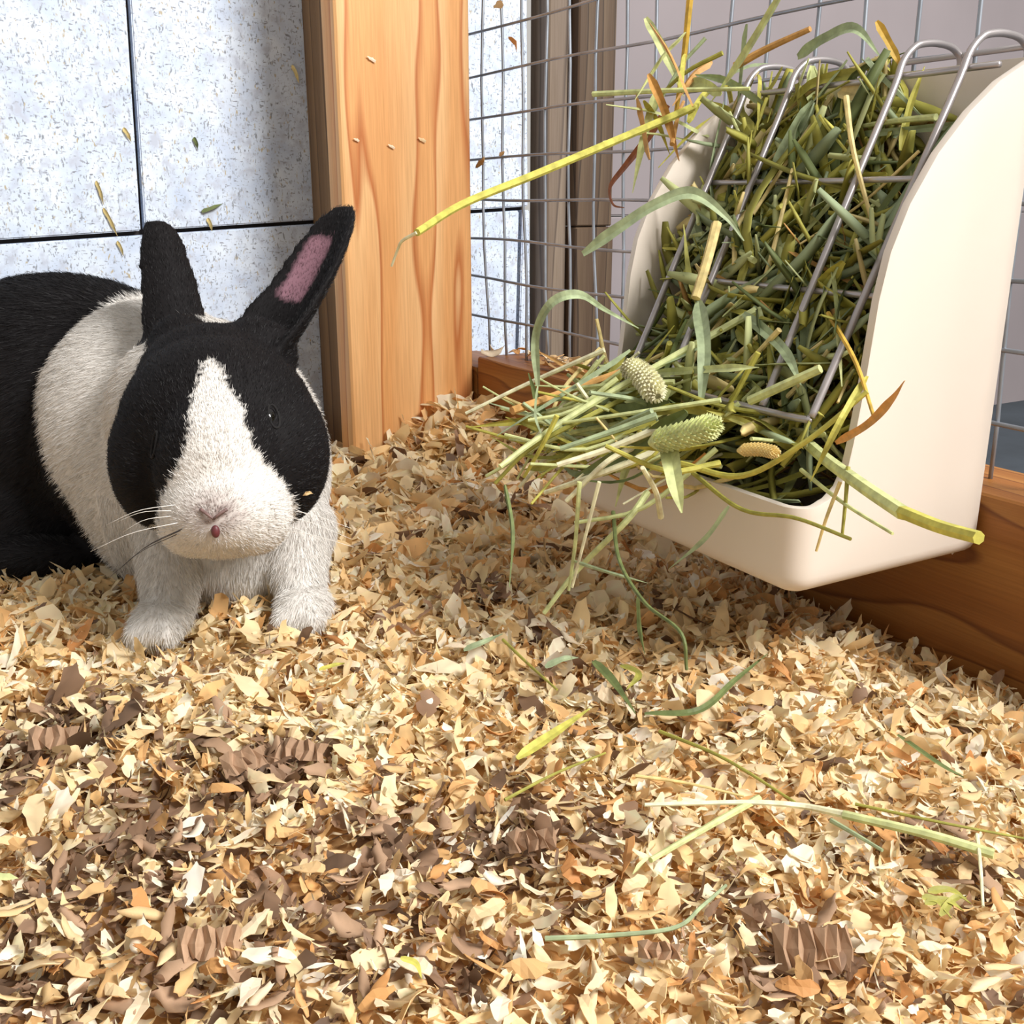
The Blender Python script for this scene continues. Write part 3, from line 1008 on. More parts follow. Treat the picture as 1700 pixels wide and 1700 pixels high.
S(pa([(950, 930), (1010, 950), (1075, 968)], [-0.045, -0.045, -0.045]), 6, 'leaf', 'grey_green', 'thin level leaf crossing the hanging stems')
S(pa([(1108, 720), (1120, 790), (1132, 852)], [-0.022, -0.03, -0.032]), 30, 'leaf', 'pale_green', 'broad flat pale leaf hanging over the tray front', twist=0.1, roll=1.45)
S(pa([(1190, 372), (1175, 430), (1155, 495)], [0.035, 0.026, 0.018]), 18, 'stalk', 'straw', 'pale straw lying along the second bar of the wire front', taper=0.1)
S(pa([(1160, 500), (1170, 580), (1162, 690)], [0.02, 0.008, 0.0]), 24, 'leaf', 'grey_green', 'broad grey-green leaf hanging down inside the second bar', twist=0.2, roll=1.5)
S(pa([(1235, 520), (1300, 580), (1330, 640)], [0.025, 0.02, 0.01]), 18, 'leaf', 'grey_green', 'grey-green leaf bent beside the third bar', roll=1.6, twist=0.3)
S(pa([(1375, 520), (1420, 600), (1450, 690)], [0.03, 0.012, 0.0]), 9, 'stalk', 'gold', 'golden thin stem between the third and the last bar')
S(pa([(1080, 620), (1200, 612), (1260, 610)], [0.004, 0.006, 0.01]), 13, 'leaf', 'pale_green', 'pale level leaf just above the foot of the wire front', roll=1.6, twist=0.2)
S(pa([(1245, 665), (1300, 640), (1362, 612)], [0.004, 0.006, 0.01]), 17, 'stalk', 'pale_green', 'stout pale stem between the feet of the last two bars', taper=0.1)
S(pa([(1130, 770), (1230, 790), (1335, 735), (1440, 650)], [-0.014, -0.012, -0.006, 0.004]), 12, 'stalk', 'yellow_green', 'yellow-green stem bending up right along the tray')
S(pa([(1220, 110), (1275, 80), (1345, 48)], [0.07, 0.075, 0.078]), 14, 'stalk', 'tan', 'tan straw laid over the top ends of the first two bars')
S(pa([(1325, 95), (1370, 65), (1420, 50), (1462, 95)], [0.08, 0.08, 0.08, 0.08]), 20, 'leaf', 'grey_green', 'grey-green leaf arching over the top rail of the feeder', roll=1.4, twist=0.4)
S(pa([(1455, 35), (1480, 80), (1500, 120)], [0.07, 0.075, 0.078]), 13, 'leaf', 'gold', 'short golden leaf standing up at the feeder top near the third bar', roll=1.7, twist=0.1)
S(pa([(1395, 150), (1430, 160), (1470, 175)], [0.075, 0.075, 0.075]), 30, 'leaf', 'straw', 'wide pale straw leaf near the back plate of the feeder', roll=1.3, twist=0.2)
S(pa([(1495, 250), (1510, 180), (1535, 110)], [0.07, 0.075, 0.08]), 12, 'leaf', 'yellow_green', 'yellow-green blade standing against the back plate', roll=1.6, twist=0.2)

# timothy seed heads: little bumps packed on a stem
def seed_head(pts, wpx, colour, label):
    pts = [np.asarray(p) for p in pts]
    o0 = pts[0].copy()
    c = catmull([p - o0 for p in pts], 26)
    w_ = wpx / FPX * proj(pts[0])[2] / 2
    T, N, B = frames(c)
    V, F = [], []
    u = np.linspace(0, 1, 26)
    rr = w_ * np.minimum(1, np.minimum(u * 6 + 0.3, (1 - u) * 5 + 0.3))
    v, f = tube(c, rr * 0.8, 10)
    V = list(v); F = list(f)
    for i in range(26):
        for j in range(11):
            th = (j + (i % 2) * 0.5) / 11 * 2 * math.pi
            d = math.cos(th) * N[i] + math.sin(th) * B[i]
            base = c[i] + d * rr[i] * 0.72
            s1 = np.cross(d, T[i]) * w_ * 0.2
            k = len(V)
            V += [base + s1, base - s1, base + T[i] * w_ * 0.35, base - T[i] * w_ * 0.1, base + d * w_ * 0.30 + T[i] * w_ * 0.42]
            F += [(k, k + 2, k + 4), (k + 2, k + 1, k + 4), (k + 1, k + 3, k + 4), (k + 3, k, k + 4)]
    o = link('seed_head', mesh_data('seed_head', V, F, M['hay_' + colour], smooth=False))
    o.location = tuple(o0)
    return tag(o, label, 'hay')


seed_head(pa([(1040, 608), (1068, 625), (1090, 655)], [-0.004, -0.008, -0.012]), 44, 'cream', 'stubby pale seed head at the foot of the first bar')
seed_head(pa([(1080, 735), (1135, 722), (1190, 705)], [-0.03, -0.026, -0.02]), 46, 'pale_green', 'largest pale green seed head in the middle of the spilling hay')
seed_head(pa([(1225, 748), (1260, 746), (1290, 752)], [-0.016, -0.014, -0.012]), 24, 'straw', 'small tan seed head right of the largest seed head')

for k in range(22):                     # blades draped over the far side panel
    p = np.array([HR.uniform(0.035, 0.082), HR.uniform(-0.262, -0.243), HR.uniform(0.176, 0.205)])
    d = np.array([HR.gauss(-0.3, 0.6), HR.uniform(0.1, 1), HR.gauss(-0.1, 0.7)]); d /= np.linalg.norm(d)
    L = HR.uniform(0.02, 0.045)
    kd = HR.choice(['leaf', 'leaf', 'stalk'])
    q0, q1, q2 = p - d * L * 0.5, p + np.array([0, 0, 0.003]), p + d * L * 0.5
    hc_ = HR.choice(['olive', 'grey_green', 'yellow_green', 'pale_green', 'tan'])
    S([W(*q0), W(*q1), W(*q2)], 0, kd, hc_, 'short %s hay %s draped over the far feeder panel, %s' % (hc_.replace('_', '-'), kd, 'near its top' if p[2] > 0.19 else 'below its top'), 'hay over the far feeder panel', width=HR.uniform(0.0014, 0.0024) if kd == 'stalk' else HR.uniform(0.002, 0.0042), n=9)

# --- the packed hay behind the bars and the spill over the lip
KIND = [('stalk', 'yellow_green', 3), ('leaf', 'olive', 4), ('leaf', 'grey_green', 4), ('stalk', 'pale_green', 3), ('leaf', 'pale_green', 3), ('stalk', 'straw', 2), ('leaf', 'dark_green', 3), ('stalk', 'olive', 2), ('leaf', 'yellow_green', 3), ('leaf', 'tan', 1)]
KW = [k[2] for k in KIND]


def l2w(q):
    return W(q[0], q[1], q[2])


def hay_path(mode):
    L = HR.uniform(0.028, 0.062)
    if mode == 'rack':
        s = HR.uniform(0.06, 1.0); bq = HR.uniform(-0.368 if s > 0.33 else -0.338, -0.258)
        d0 = -abs(HR.gauss(0.005, 0.004)) - 0.001
        p = np.array(rack_pt(s, bq, d0))
        ax = np.array([(RB_ - RT_)[0], 0, (RB_ - RT_)[1]]); ax /= np.linalg.norm(ax)
        th = HR.uniform(0, math.pi)
        d = math.cos(th) * np.array([0, 1, 0]) + math.sin(th) * ax * HR.choice((1, 1, -1)) + np.array([HR.gauss(0, .15), 0, HR.gauss(0, .15)])
    elif mode == 'deep':
        s = HR.uniform(0.12, 1.0); bq = HR.uniform(-0.368 if s > 0.38 else -0.335, -0.258)
        p = np.array(rack_pt(s, bq, -HR.uniform(0.006, 0.035)))
        d = np.array([HR.gauss(0, .5), HR.gauss(0, 1), HR.gauss(0, 0.9)])
    elif mode == 'tray':
        bq = HR.uniform(-0.352, -0.255)
        p = np.array([HR.uniform(0.004, 0.05), bq, HR.uniform(0.06, 0.092)])
        d = np.array([HR.gauss(0, 1), HR.gauss(0, 1), HR.gauss(0, 0.35)])
    else:                                # spill over the lip
        bq = -0.262 - 0.078 * HR.random() ** 1.5
        p = np.array([HR.uniform(-0.030, 0.008), bq, HR.uniform(0.062, 0.090)])
        d = np.array([-HR.uniform(0.1, 1), HR.uniform(-0.2, 1.2), HR.gauss(-0.2, 0.35)])
    d /= np.linalg.norm(d)
    bend = np.array([HR.gauss(0, 1), HR.gauss(0, 1), HR.gauss(-0.3, 1)]) * L * 0.07
    pts = [p - d * L / 2, p + bend, p + d * L / 2]
    out = []
    for q in pts:
        q = q.copy()
        if mode != 'spill':
            q[1] = min(max(q[1], BN + 0.006), BF - 0.006)
            q[0] = min(max(q[0], 0.006 if q[2] < 0.075 else -0.01), 0.083)
            q[2] = min(max(q[2], 0.045), 0.203 if q[1] > -0.33 else 0.180)
        elif q[0] > -0.001:
            q[2] = max(q[2], 0.0665)
            q[1] = min(max(q[1], BN + 0.006), BF - 0.006)
        out.append(l2w(q))
    return out


for (mode, cnt, lab, grp) in [('rack', 150, 'short hay blade packed just behind the wire front of the feeder', 'hay behind the wire front'),
                              ('spill', 110, 'short hay blade in the tuft spilling over the tray lip', 'hay spilling over the lip'),
                              ('tray', 40, 'short hay blade lying in the tray of the feeder', 'hay in the tray')]:
    for k in range(cnt):
        kd, colr, _ = HR.choices(KIND, KW)[0]
        if mode == 'spill' and HR.random() < 0.4: kd, colr = 'stalk', HR.choice(['cream', 'straw', 'pale_green', 'pale_green', 'grey_green'])
        hp = hay_path(mode)
        cx, cz = (hp[1] - A0) @ E2, hp[1][2]
        word = colr.replace('_', '-') + (' stalk' if kd == 'stalk' else ' leaf')
        if mode == 'rack':
            gap = 'beyond the first bar' if cx > -0.268 else 'between the first two bars' if cx > -0.292 else 'between the second and third bars' if cx > -0.341 else 'between the last two bars' if cx > -0.363 else 'against the near side panel'
            lev = 'near the top' if cz > 0.165 else 'at mid height' if cz > 0.125 else 'near the foot'
            lab = 'short %s behind the wire front %s %s' % (word, gap, lev)
        elif mode == 'spill':
            pos = 'leftmost side' if cx > -0.275 else 'middle' if cx > -0.305 else 'right side'
            lab = 'short %s %s in the tuft over the tray lip, %s' % (word, 'on top' if cz > 0.076 else 'low down', pos)
        else:
            lab = 'short %s lying in the feeder tray %s' % (word, 'at its far end' if cx > -0.29 else 'at its middle' if cx > -0.325 else 'at its near end')
        S(hp, 0, kd, colr, lab, grp, width=HR.uniform(0.0011, 0.0023) if kd == 'stalk' else HR.uniform(0.0022, 0.0052), n=9)

VV, FF, CC = [], [], []
off = 0
for k in range(850):
    kd, colr, _ = HR.choices(KIND, KW)[0]
    mode = 'deep' if k < 600 else ('rack' if k < 690 else 'tray')
    pts = hay_path(mode)
    c = catmull(pts, 7)
    wd = HR.uniform(0.0018, 0.0050)
    vv, ff = blade(c, wd * np.minimum(1, np.minimum(np.linspace(0, 1, 7) * 7 + 0.6, np.linspace(1, 0, 7) * 5 + 0.4)), 0.3, 0.25, HR.uniform(0, 3))
    ff = [q for q in ff if len(q) == 4]
    VV.append(vv); FF.append(np.array(ff) + off); off += len(vv)
    cc = np.array(lin(HAY[colr])) * HR.uniform(0.7, 1.1)
    CC.append(np.tile(cc, (len(vv), 1)))
hf = link('hay_fill', mesh_fast('hay_fill', np.concatenate(VV), np.concatenate(FF), M['hayfill'], False, np.concatenate(CC)))
tag(hf, 'tangled green hay filling the inside of the feeder', 'hay', kind='stuff')

# --- hay lying on the bedding
st = S(pg([(1650, 1418), (1540, 1385), (1400, 1352)], 0.010), 17, 'stalk', 'pale_green', 'thick pale green stem lying in the right foreground', taper=0.1)
S(pg([(1402, 1352), (1330, 1338), (1240, 1332), (1070, 1336)], 0.010), 13, 'stalk', 'cream', 'bleached half', name='stalk_tip', parent=st, taper=0.5)
S(pg([(1260, 1325), (1180, 1370), (1080, 1428)], 0.010), 14, 'stalk', 'pale_green', 'pale green stem branching down left in the right foreground')
S(pg([(1075, 1425), (1062, 1438), (1050, 1452)], 0.010), 9, 'leaf', 'pale_green', 'tiny pale green blade below the branching stem')
S(pg([(1095, 1214), (1200, 1258), (1320, 1332)], 0.009), 7, 'stalk', 'olive', 'thin olive stem running down to the crossing of the foreground stems')
S(pg([(1055, 1288), (1140, 1300), (1235, 1322)], 0.009), 6, 'stalk', 'straw', 'thin straw left of the crossing foreground stems')
S(pg([(1380, 1362), (1420, 1385), (1465, 1412)], 0.009), 9, 'stalk', 'grey_green', 'short grey-green stem below the thick pale green one')
S(pg([(1420, 1335), (1560, 1365), (1700, 1392)], 0.010), 6, 'stalk', 'olive', 'thin olive stem just above the thick pale green one')
S(pg([(858, 1260), (915, 1222), (980, 1176)], 0.010), 17, 'leaf', 'yellow_green', 'short broad yellow-green leaf lying in mid foreground', roll=1.4, twist=0.1)
S(pg([(838, 1328), (920, 1285), (1005, 1250)], 0.009), 6, 'stalk', 'olive', 'thin olive stem below the short broad yellow-green leaf')
S(pg([(985, 1098), (1015, 1130), (1055, 1185)], 0.009), 16, 'leaf', 'dark_green', 'dark green leaf lying in the middle of the bedding', roll=1.4, twist=0.3)
S(pg([(1070, 1185), (1160, 1180), (1220, 1130), (1275, 1085)], 0.009), 11, 'leaf', 'dark_green', 'curved dark green blade sweeping right toward the rail', roll=1.4, twist=0.2)
S(pg([(1030, 1105), (1060, 1120), (1040, 1145)], 0.009), 12, 'leaf', 'olive', 'small olive leaf beside the dark green leaf in mid bedding', roll=1.4, twist=0.2)
S(pg([(905, 1108), (935, 1095), (960, 1092)], 0.009), 12, 'leaf', 'grey_green', 'small grey-green leaf left of the dark green leaf in mid bedding', roll=1.4, twist=0.2)
S(pg([(770, 1080), (800, 1068), (835, 1052)], 0.009), 11, 'leaf', 'grey_green', 'small grey-green leaf on the bedding right of the rabbit', roll=1.4, twist=0.2)
S(pg([(835, 1062), (880, 1105), (925, 1145)], 0.008), 6, 'stalk', 'olive', 'thin olive stem near the small leaf right of the rabbit')
S(pg([(905, 1558), (1010, 1553), (1120, 1540), (1165, 1505), (1205, 1470)], 0.011), 9, 'stalk', 'grey_green', 'grey-green stem curving along the front of the bedding')
S(pg([(-10, 1456), (10, 1457), (30, 1458)], 0.011), 13, 'leaf', 'pale_green', 'short green blade at the left edge of the foreground', roll=1.4, twist=0.1)
S(pg([(1622, 1385), (1628, 1440), (1632, 1505)], 0.011), 7, 'stalk', 'cream', 'thin cream stem hanging below the thick foreground stem end')
for k, (x0, y0, x1, y1) in enumerate([(1535, 1500, 1600, 1512), (1540, 1480, 1612, 1500), (1560, 1520, 1605, 1490), (1530, 1490, 1580, 1525)]):
    S(pg([(x0, y0), ((x0 + x1) / 2, (y0 + y1) / 2 - 12), (x1, y1)], 0.011), 12, 'leaf', 'olive', 'green leaf in the little tuft at the right foreground', 'green tuft in the right foreground', roll=1.3, twist=0.4)
S(pg([(665, 1590), (690, 1600), (700, 1625)], 0.011), 10, 'leaf', 'yellow_green', 'green scrap among the brown shavings at the bottom', roll=1.4)
S(pg([(530, 1112), (555, 1105), (580, 1100)], 0.008), 8, 'leaf', 'yellow_green', 'green scrap on the bedding in front of the rabbit', roll=1.4)
S(pg([(1490, 1220), (1560, 1270), (1600, 1290)], 0.008), 10, 'leaf', 'dark_green', 'dark blade half buried in the shaded bedding by the rail', roll=1.4)

# hay crumbs stuck on the wall panels
for (x0, y0, x1, y1, w_, colr, lab) in [(205, 212, 218, 236, 7, 'straw', 'tan crumb stuck on the left panel beside the upright joint'), (485, 108, 496, 138, 6, 'straw', 'tan crumb stuck high on the right wall panel'),
                                        (160, 300, 172, 340, 7, 'straw', 'pale hay crumb on the left panel above the level joint'), (172, 345, 195, 392, 7, 'straw', 'longer hay crumb on the left panel touching the level joint'),
                                        (345, 362, 352, 384, 7, 'straw', 'tan crumb stuck above the level joint between the ears'), (335, 352, 370, 338, 7, 'dark_green', 'dark crumb stuck on the right panel between the ears'),
                                        (322, 228, 328, 248, 7, 'dark_green', 'small dark speck stuck in the middle of the right panel'), (195, 400, 205, 425, 6, 'straw', 'hay crumb on the lower panel behind the rabbit')]:
    S([on_b(x0, y0, 0.0888), on_b((x0 + x1) / 2 + 2, (y0 + y1) / 2, 0.0880), on_b(x1, y1, 0.0888)], w_, 'leaf', colr, lab, roll=1.5, twist=0.2)

# ------------------------------------------------------------------ rabbit
def ellipsoid(c, r, rot=None, nu=28, nv=18):
    V, F = [], []
    for i in range(nv + 1):
        ph = math.pi * i / nv
        for j in range(nu):
            th = 2 * math.pi * j / nu
            V.append((math.sin(ph) * math.cos(th), math.sin(ph) * math.sin(th), math.cos(ph)))
    V = np.array(V) * np.array(r)
    if rot is not None: V = V @ np.array(rot.to_matrix()).T
    V = V + np.asarray(c)
    for i in range(nv):
        for j in range(nu):
            F.append((i * nu + j, (i + 1) * nu + j, (i + 1) * nu + (j + 1) % nu, i * nu + (j + 1) % nu))
    return V, F


from mathutils import Euler
RV, RF = [], []
roff = 0


def radd(v, f):
    global roff
    RV.append(np.asarray(v)); RF.extend([tuple(i + roff for i in q) for q in f]); roff += len(v)


def capsule(p, q, r0, r1, n=10):
    p = np.asarray(p); q = np.asarray(q)
    c = np.array([p + (q - p) * t for t in np.linspace(0, 1, n)])
    u = np.linspace(0, 1, n)
    r = r0 + (r1 - r0) * u
    v, f = tube(c, r, 14)
    radd(v, f)
    radd(*ellipsoid(p, (r0,) * 3, None, 14, 10)); radd(*ellipsoid(q, (r1,) * 3, None, 14, 10))


HEAD, BODY = [], []


def blob(px, py, t, r, rot=(0, 0, 0), part=BODY):
    c = P(px, py, t)
    radd(*ellipsoid(c, r, Euler([math.radians(q) for q in rot])))
    part.append((c, np.array(r)))
    return c


# trunk
blob(335, 770, 0.455, (0.056, 0.058, 0.064))            # shoulders and chest
blob(265, 722, 0.465, (0.052, 0.056, 0.060))
blob(120, 725, 0.500, (0.085, 0.060, 0.078))            # back
blob(-120, 745, 0.505, (0.090, 0.064, 0.080))           # rump, outside the frame
blob(20, 860, 0.480, (0.048, 0.036, 0.040))             # thigh
blob(400, 900, 0.430, (0.036, 0.036, 0.028))            # brisket
blob(360, 800, 0.425, (0.046, 0.040, 0.046))
blob(-330, 870, 0.520, (0.020, 0.018, 0.026))           # tail
# head
hc = blob(365, 712, 0.372, (0.0350, 0.036, 0.0335), part=HEAD)
blob(272, 762, 0.370, (0.0178, 0.026, 0.026), part=HEAD)
blob(463, 752, 0.370, (0.0178, 0.026, 0.026), part=HEAD)
blob(354, 632, 0.384, (0.0275, 0.026, 0.0215), part=HEAD)
blob(366, 775, 0.350, (0.0220, 0.024, 0.0270), part=HEAD)
blob(370, 838, 0.343, (0.0205, 0.0200, 0.0160), part=HEAD)
blob(325, 862, 0.346, (0.0130, 0.0140, 0.0130), part=HEAD)
blob(418, 858, 0.346, (0.0135, 0.0140, 0.0130), part=HEAD)
blob(372, 886, 0.350, (0.0180, 0.0150, 0.0075), part=HEAD)
blob(350, 700, 0.410, (0.040, 0.036, 0.040))            # neck
# fore legs and paws
gz = lambda p: float(ground(p[0], p[1]))
for (sx, sy, kx, ky, fx, fy, ts, tf) in [(290, 880, 283, 940, 282, 1010, 0.405, 0.388), (490, 880, 492, 935, 500, 985, 0.415, 0.400)]:
    s_ = P(sx, sy, ts); k_ = P(kx, ky, (ts + tf) / 2); f_ = P(fx, fy, tf)
    f_[2] = gz(f_) + 0.010
    capsule(s_, k_, 0.0165, 0.0125); capsule(k_, f_, 0.0125, 0.0098)
    toe = f_ + np.array([0.0 if sx < 400 else 0.003, -0.010, -0.002])
    radd(*ellipsoid(toe, (0.0105, 0.0145, 0.0080)))
    for dx in (-0.0058, 0.0, 0.0058):
        radd(*ellipsoid(toe + np.array([dx, -0.0105, -0.001]), (0.0036, 0.0058, 0.0048), None, 12, 8))
hf_ = P(60, 985, 0.45); hf_[2] = gz(hf_) + 0.008
radd(*ellipsoid(hf_, (0.030, 0.012, 0.010), Euler((0, 0, 0.25))))
RABBIT_FOOT = hf_


# ears: thick curved shells rooted in the skull
def ear(base, tip, side, prof_, curl, bend=(0, 0, 0), n=30, m=17, thick=0.0042):
    base = np.asarray(base); tip = np.asarray(tip)
    ax = tip - base; L = np.linalg.norm(ax); ax /= L
    side = np.asarray(side, float); side -= (side @ ax) * ax; side /= np.linalg.norm(side)
    nr = np.cross(side, ax)                  # opening direction
    bend = np.asarray(bend)
    inner, outer = [], []
    for i in range(n):
        u = i / (n - 1)
        wv = float(np.interp(u, [q[0] for q in prof_], [q[1] for q in prof_]))
        cu = curl * (1.25 - 0.55 * u)
        for j in range(m):
            s = j / (m - 1) * 2 - 1
            th = s * cu
            Rr = wv / cu
            q = base + ax * L * u + bend * math.sin(u * math.pi) + side * Rr * math.sin(th) + nr * Rr * (1 - math.cos(th))
            d = side * math.sin(th) * -1 + nr * math.cos(th)
            ed = thick * (0.55 + 0.45 * (1 - abs(s)))
            inner.append(q + d * ed / 2); outer.append(q - d * ed / 2)
    V = inner + outer; N_ = n * m
    F = []
    for i in range(n - 1):
        for j in range(m - 1):
            k = i * m + j
            F.append((k, k + 1, k + m + 1, k + m)); F.append((N_ + k, N_ + k + m, N_ + k + m + 1, N_ + k + 1))
    for i in range(n - 1):
        k = i * m; F.append((k, k + m, N_ + k + m, N_ + k)); k = i * m + m - 1; F.append((k, N_ + k, N_ + k + m, k + m))
    for j in range(m - 1):
        F.append((j, N_ + j, N_ + j + 1, j + 1)); k = (n - 1) * m + j; F.append((k, k + 1, N_ + k + 1, N_ + k))
    return np.array(V), F, np.array(inner).reshape(n, m, 3)


eb, et = P(300, 600, 0.392), P(263, 366, 0.415)
v, f, ear_l = ear(eb, et, np.array([-0.85, -0.45, 0.1]), [(0, 0.0150), (0.3, 0.0150), (0.6, 0.0125), (0.85, 0.0100), (0.95, 0.0080), (1, 0.0050)], 0.95, bend=(0.0015, 0, 0))
radd(v, f)
blob(303, 585, 0.392, (0.0130, 0.013, 0.015), part=HEAD)
eb2, et2 = P(432, 615, 0.392), P(578, 342, 0.415)
v, f, ear_r = ear(eb2, et2, np.array([0.90, -0.28, 0.35]), [(0, 0.0200), (0.2, 0.0215), (0.45, 0.0185), (0.7, 0.0160), (0.84, 0.0128), (0.92, 0.0095), (0.97, 0.0064), (1, 0.0028)], 1.0, bend=(0.002, 0, -0.002))
radd(v, f)
blob(425, 592, 0.390, (0.0160, 0.014, 0.0150), part=HEAD)

tmp = mesh_data('tmp_rabbit', np.concatenate(RV), RF)
bmf = bmesh.new(); bmf.from_mesh(tmp); bmesh.ops.recalc_face_normals(bmf, faces=list(bmf.faces)); bmf.to_mesh(tmp); bmf.free()
rb = remesh(tmp, 0.0019, 7, 'body', M['skin'])
nv = len(rb.vertices)
co = np.zeros(nv * 3, np.float32); rb.vertices.foreach_get('co', co); co = co.reshape(-1, 3).astype(float)
no = np.zeros(nv * 3, np.float32); rb.vertices.foreach_get('normal', no); no = no.reshape(-1, 3).astype(float)
# ---- markings
def ellip_d(p, lst):
    return np.min([np.linalg.norm((p - c) / r, axis=1) for c, r in lst], axis=0)


is_head = ellip_d(co, HEAD) < ellip_d(co, BODY) * 1.02


def near(pts, q, chunk=4000):
    out = np.empty(len(pts))
    for i in range(0, len(pts), chunk):
        out[i:i + chunk] = np.min(np.linalg.norm(pts[i:i + chunk, None] - q[None], axis=2), axis=1)
    return out


dl = near(co, ear_l[4:].reshape(-1, 3)); dr = near(co, ear_r[4:].reshape(-1, 3))
is_ear = (dl < 0.0048) | (dr < 0.0048)
BLACK = np.array((0.0065, 0.0055, 0.006)); WHITE = np.array((0.70, 0.672, 0.632))
PINK = np.array(lin((152, 112, 124)))
hx, hy, ht = proj(co.T.T[:, :].reshape(-1, 3)[0])
vv_ = co - CAM; tt = vv_ @ FW
ux = 850 + (vv_ @ RT) / tt * FPX; uy = 850 - (vv_ @ UP) / tt * FPX


def poly_in(x, y, poly):
    ins = np.zeros(len(x), bool)
    n = len(poly); j = n - 1
    for i in range(n):
        xi, yi = poly[i]; xj, yj = poly[j]
        c = ((yi > y) != (yj > y)) & (x < (xj - xi) * (y - yi) / (yj - yi + 1e-9) + xi)
        ins ^= c; j = i
    return ins


jit = np.sin(co[:, 0] * 900 + co[:, 2] * 1300) * 3.0 + np.sin(co[:, 2] * 2100 + co[:, 1] * 700) * 2.5
blaze = [(347, 588), (362, 612), (386, 645), (404, 690), (418, 738), (446, 778), (472, 802), (490, 840), (486, 880), (470, 935), (250, 935), (258, 880), (268, 825), (295, 775), (308, 735), (318, 665), (334, 615)]
col = np.tile(WHITE, (nv, 1))
# saddle: everything behind the white collar is black
zb = np.array([-0.02, 0.02, 0.05, 0.085, 0.110, 0.135]); xb = np.array([-0.156, -0.176, -0.193, -0.201, -0.181, -0.100])
xlim = np.interp(co[:, 2], zb, xb) + (jit * 0.00025)
black = (co[:, 0] < xlim)
hb = is_head & ~poly_in(ux + jit, uy, blaze)
black |= hb
black |= is_ear
col[black] = BLACK
# inside of the open ear
n_, m_ = ear_r.shape[:2]
core = ear_r[13:23, 4:8].reshape(-1, 3)
dc = near(co, core)
inner = (dc < 0.0034)
nr_dir = (CAM - co); nr_dir /= np.linalg.norm(nr_dir, axis=1)[:, None]
inner &= ((no * nr_dir).sum(1) > 0.1)
wgt = np.clip(1 - dc / 0.0042, 0, 1)[:, None] * 1.25
wgt = np.clip(wgt, 0, 0.68)
col = np.where(inner[:, None], col * (1 - wgt) + PINK * wgt, col)
# grey smudge round the nostrils
nose_p = None
front = np.where(is_head & (np.abs(ux - 366) < 12) & (np.abs(uy - 852) < 12))[0]
nose_p = co[front[np.argmin(tt[front])]]
dn = np.linalg.norm((co - nose_p) * np.array([0.85, 1, 1.2]), axis=1)
sm = (np.clip(1 - dn / 0.0125, 0, 1) * (0.75 + 0.45 * np.sin(co[:, 0] * 2600) * np.sin(co[:, 2] * 2300)))[:, None].clip(0, 0.85)
col = col * (1 - sm * (~black)[:, None]) + np.array(lin((128, 102, 96))) * sm * (~black)[:, None]
at = rb.color_attributes.new('Col', 'FLOAT_COLOR', 'POINT')
cc = np.ones((nv, 4), np.float32); cc[:, :3] = col
at.data.foreach_set('color', cc.ravel())

rabbit = link('rabbit', rb)
tag(rabbit, 'black and white rabbit with a white blaze, sitting by the wall', 'rabbit')

# ---- fur: short tapered hairs, a child of the rabbit
npoly = len(rb.polygons)
tri = []
ls = np.zeros(npoly, np.int32); rb.polygons.foreach_get('loop_start', ls)
lt = np.zeros(npoly, np.int32); rb.polygons.foreach_get('loop_total', lt)
lv = np.zeros(len(rb.loops), np.int32); rb.loops.foreach_get('vertex_index', lv)
quad = np.stack([lv[ls], lv[ls + 1], lv[ls + 2], lv[ls + np.minimum(3, lt - 1)]], 1)
qn = no[quad].mean(1); qc = co[quad].mean(1)
vis = ((qn * (CAM - qc)).sum(1) / np.linalg.norm(CAM - qc, axis=1) > -0.55) & (qc[:, 0] > -0.36) & (qc[:, 2] > -0.004)
quad = quad[vis]
area = np.linalg.norm(np.cross(co[quad[:, 1]] - co[quad[:, 0]], co[quad[:, 3]] - co[quad[:, 0]]), axis=1)
isw = (col[quad].mean(1).mean(1) > 0.2)
hd = is_head[quad].mean(1) > 0.5
prob = area * np.where(isw, 1.6, 0.8) * np.where(hd, 1.5, 1.0)
NH = 230000
pick = rng.choice(len(quad), NH, p=prob / prob.sum())
q = quad[pick]
u1, u2 = rng.random((NH, 1)), rng.random((NH, 1))
bary = lambda arr: (arr[q[:, 0]] * (1 - u1) + arr[q[:, 1]] * u1) * (1 - u2) + (arr[q[:, 3]] * (1 - u1) + arr[q[:, 2]] * u1) * u2
root = bary(co); nrm = bary(no); nrm /= np.linalg.norm(nrm, axis=1)[:, None]
hcol = np.where(rng.random((NH, 1)) < 0.5, col[q[:, 0]], col[q[:, 2]])
headw = is_head[q[:, 0]].astype(float)[:, None]; earw = is_ear[q[:, 0]][:, None]
legw = ((root[:, 2] < 0.045) & (root[:, 0] > -0.165)).astype(float)[:, None]
flow_h = root - (nose_p + np.array([0, -0.004, -0.004]))
flow_b = np.tile(np.array([-0.75, 0.25, -0.55]), (NH, 1))
flow_b = flow_b * (1 - legw) + np.array([0, -0.1, -1.0]) * legw
flow_e = np.where((root[:, :1] < P(360, 560, 0.4)[0]), et - eb, et2 - eb2)
flow = flow_h / np.linalg.norm(flow_h, axis=1)[:, None] * headw + flow_b * (1 - headw)
flow = np.where(earw, flow_e / np.linalg.norm(flow_e, axis=1)[:, None], flow)
flow = flow - (flow * nrm).sum(1)[:, None] * nrm
flow /= np.linalg.norm(flow, axis=1)[:, None] + 1e-6
flow = flow + rng.normal(0, 0.15, (NH, 3))
lenh = np.where(headw > 0.5, 0.0022, 0.0044) * rng.uniform(0.6, 1.25, (NH, 1))
lenh = np.where(earw, 0.0022, lenh)
muz = (np.linalg.norm(root - nose_p, axis=1) < 0.012)[:, None]
lenh = np.where(muz, 0.0016, lenh)
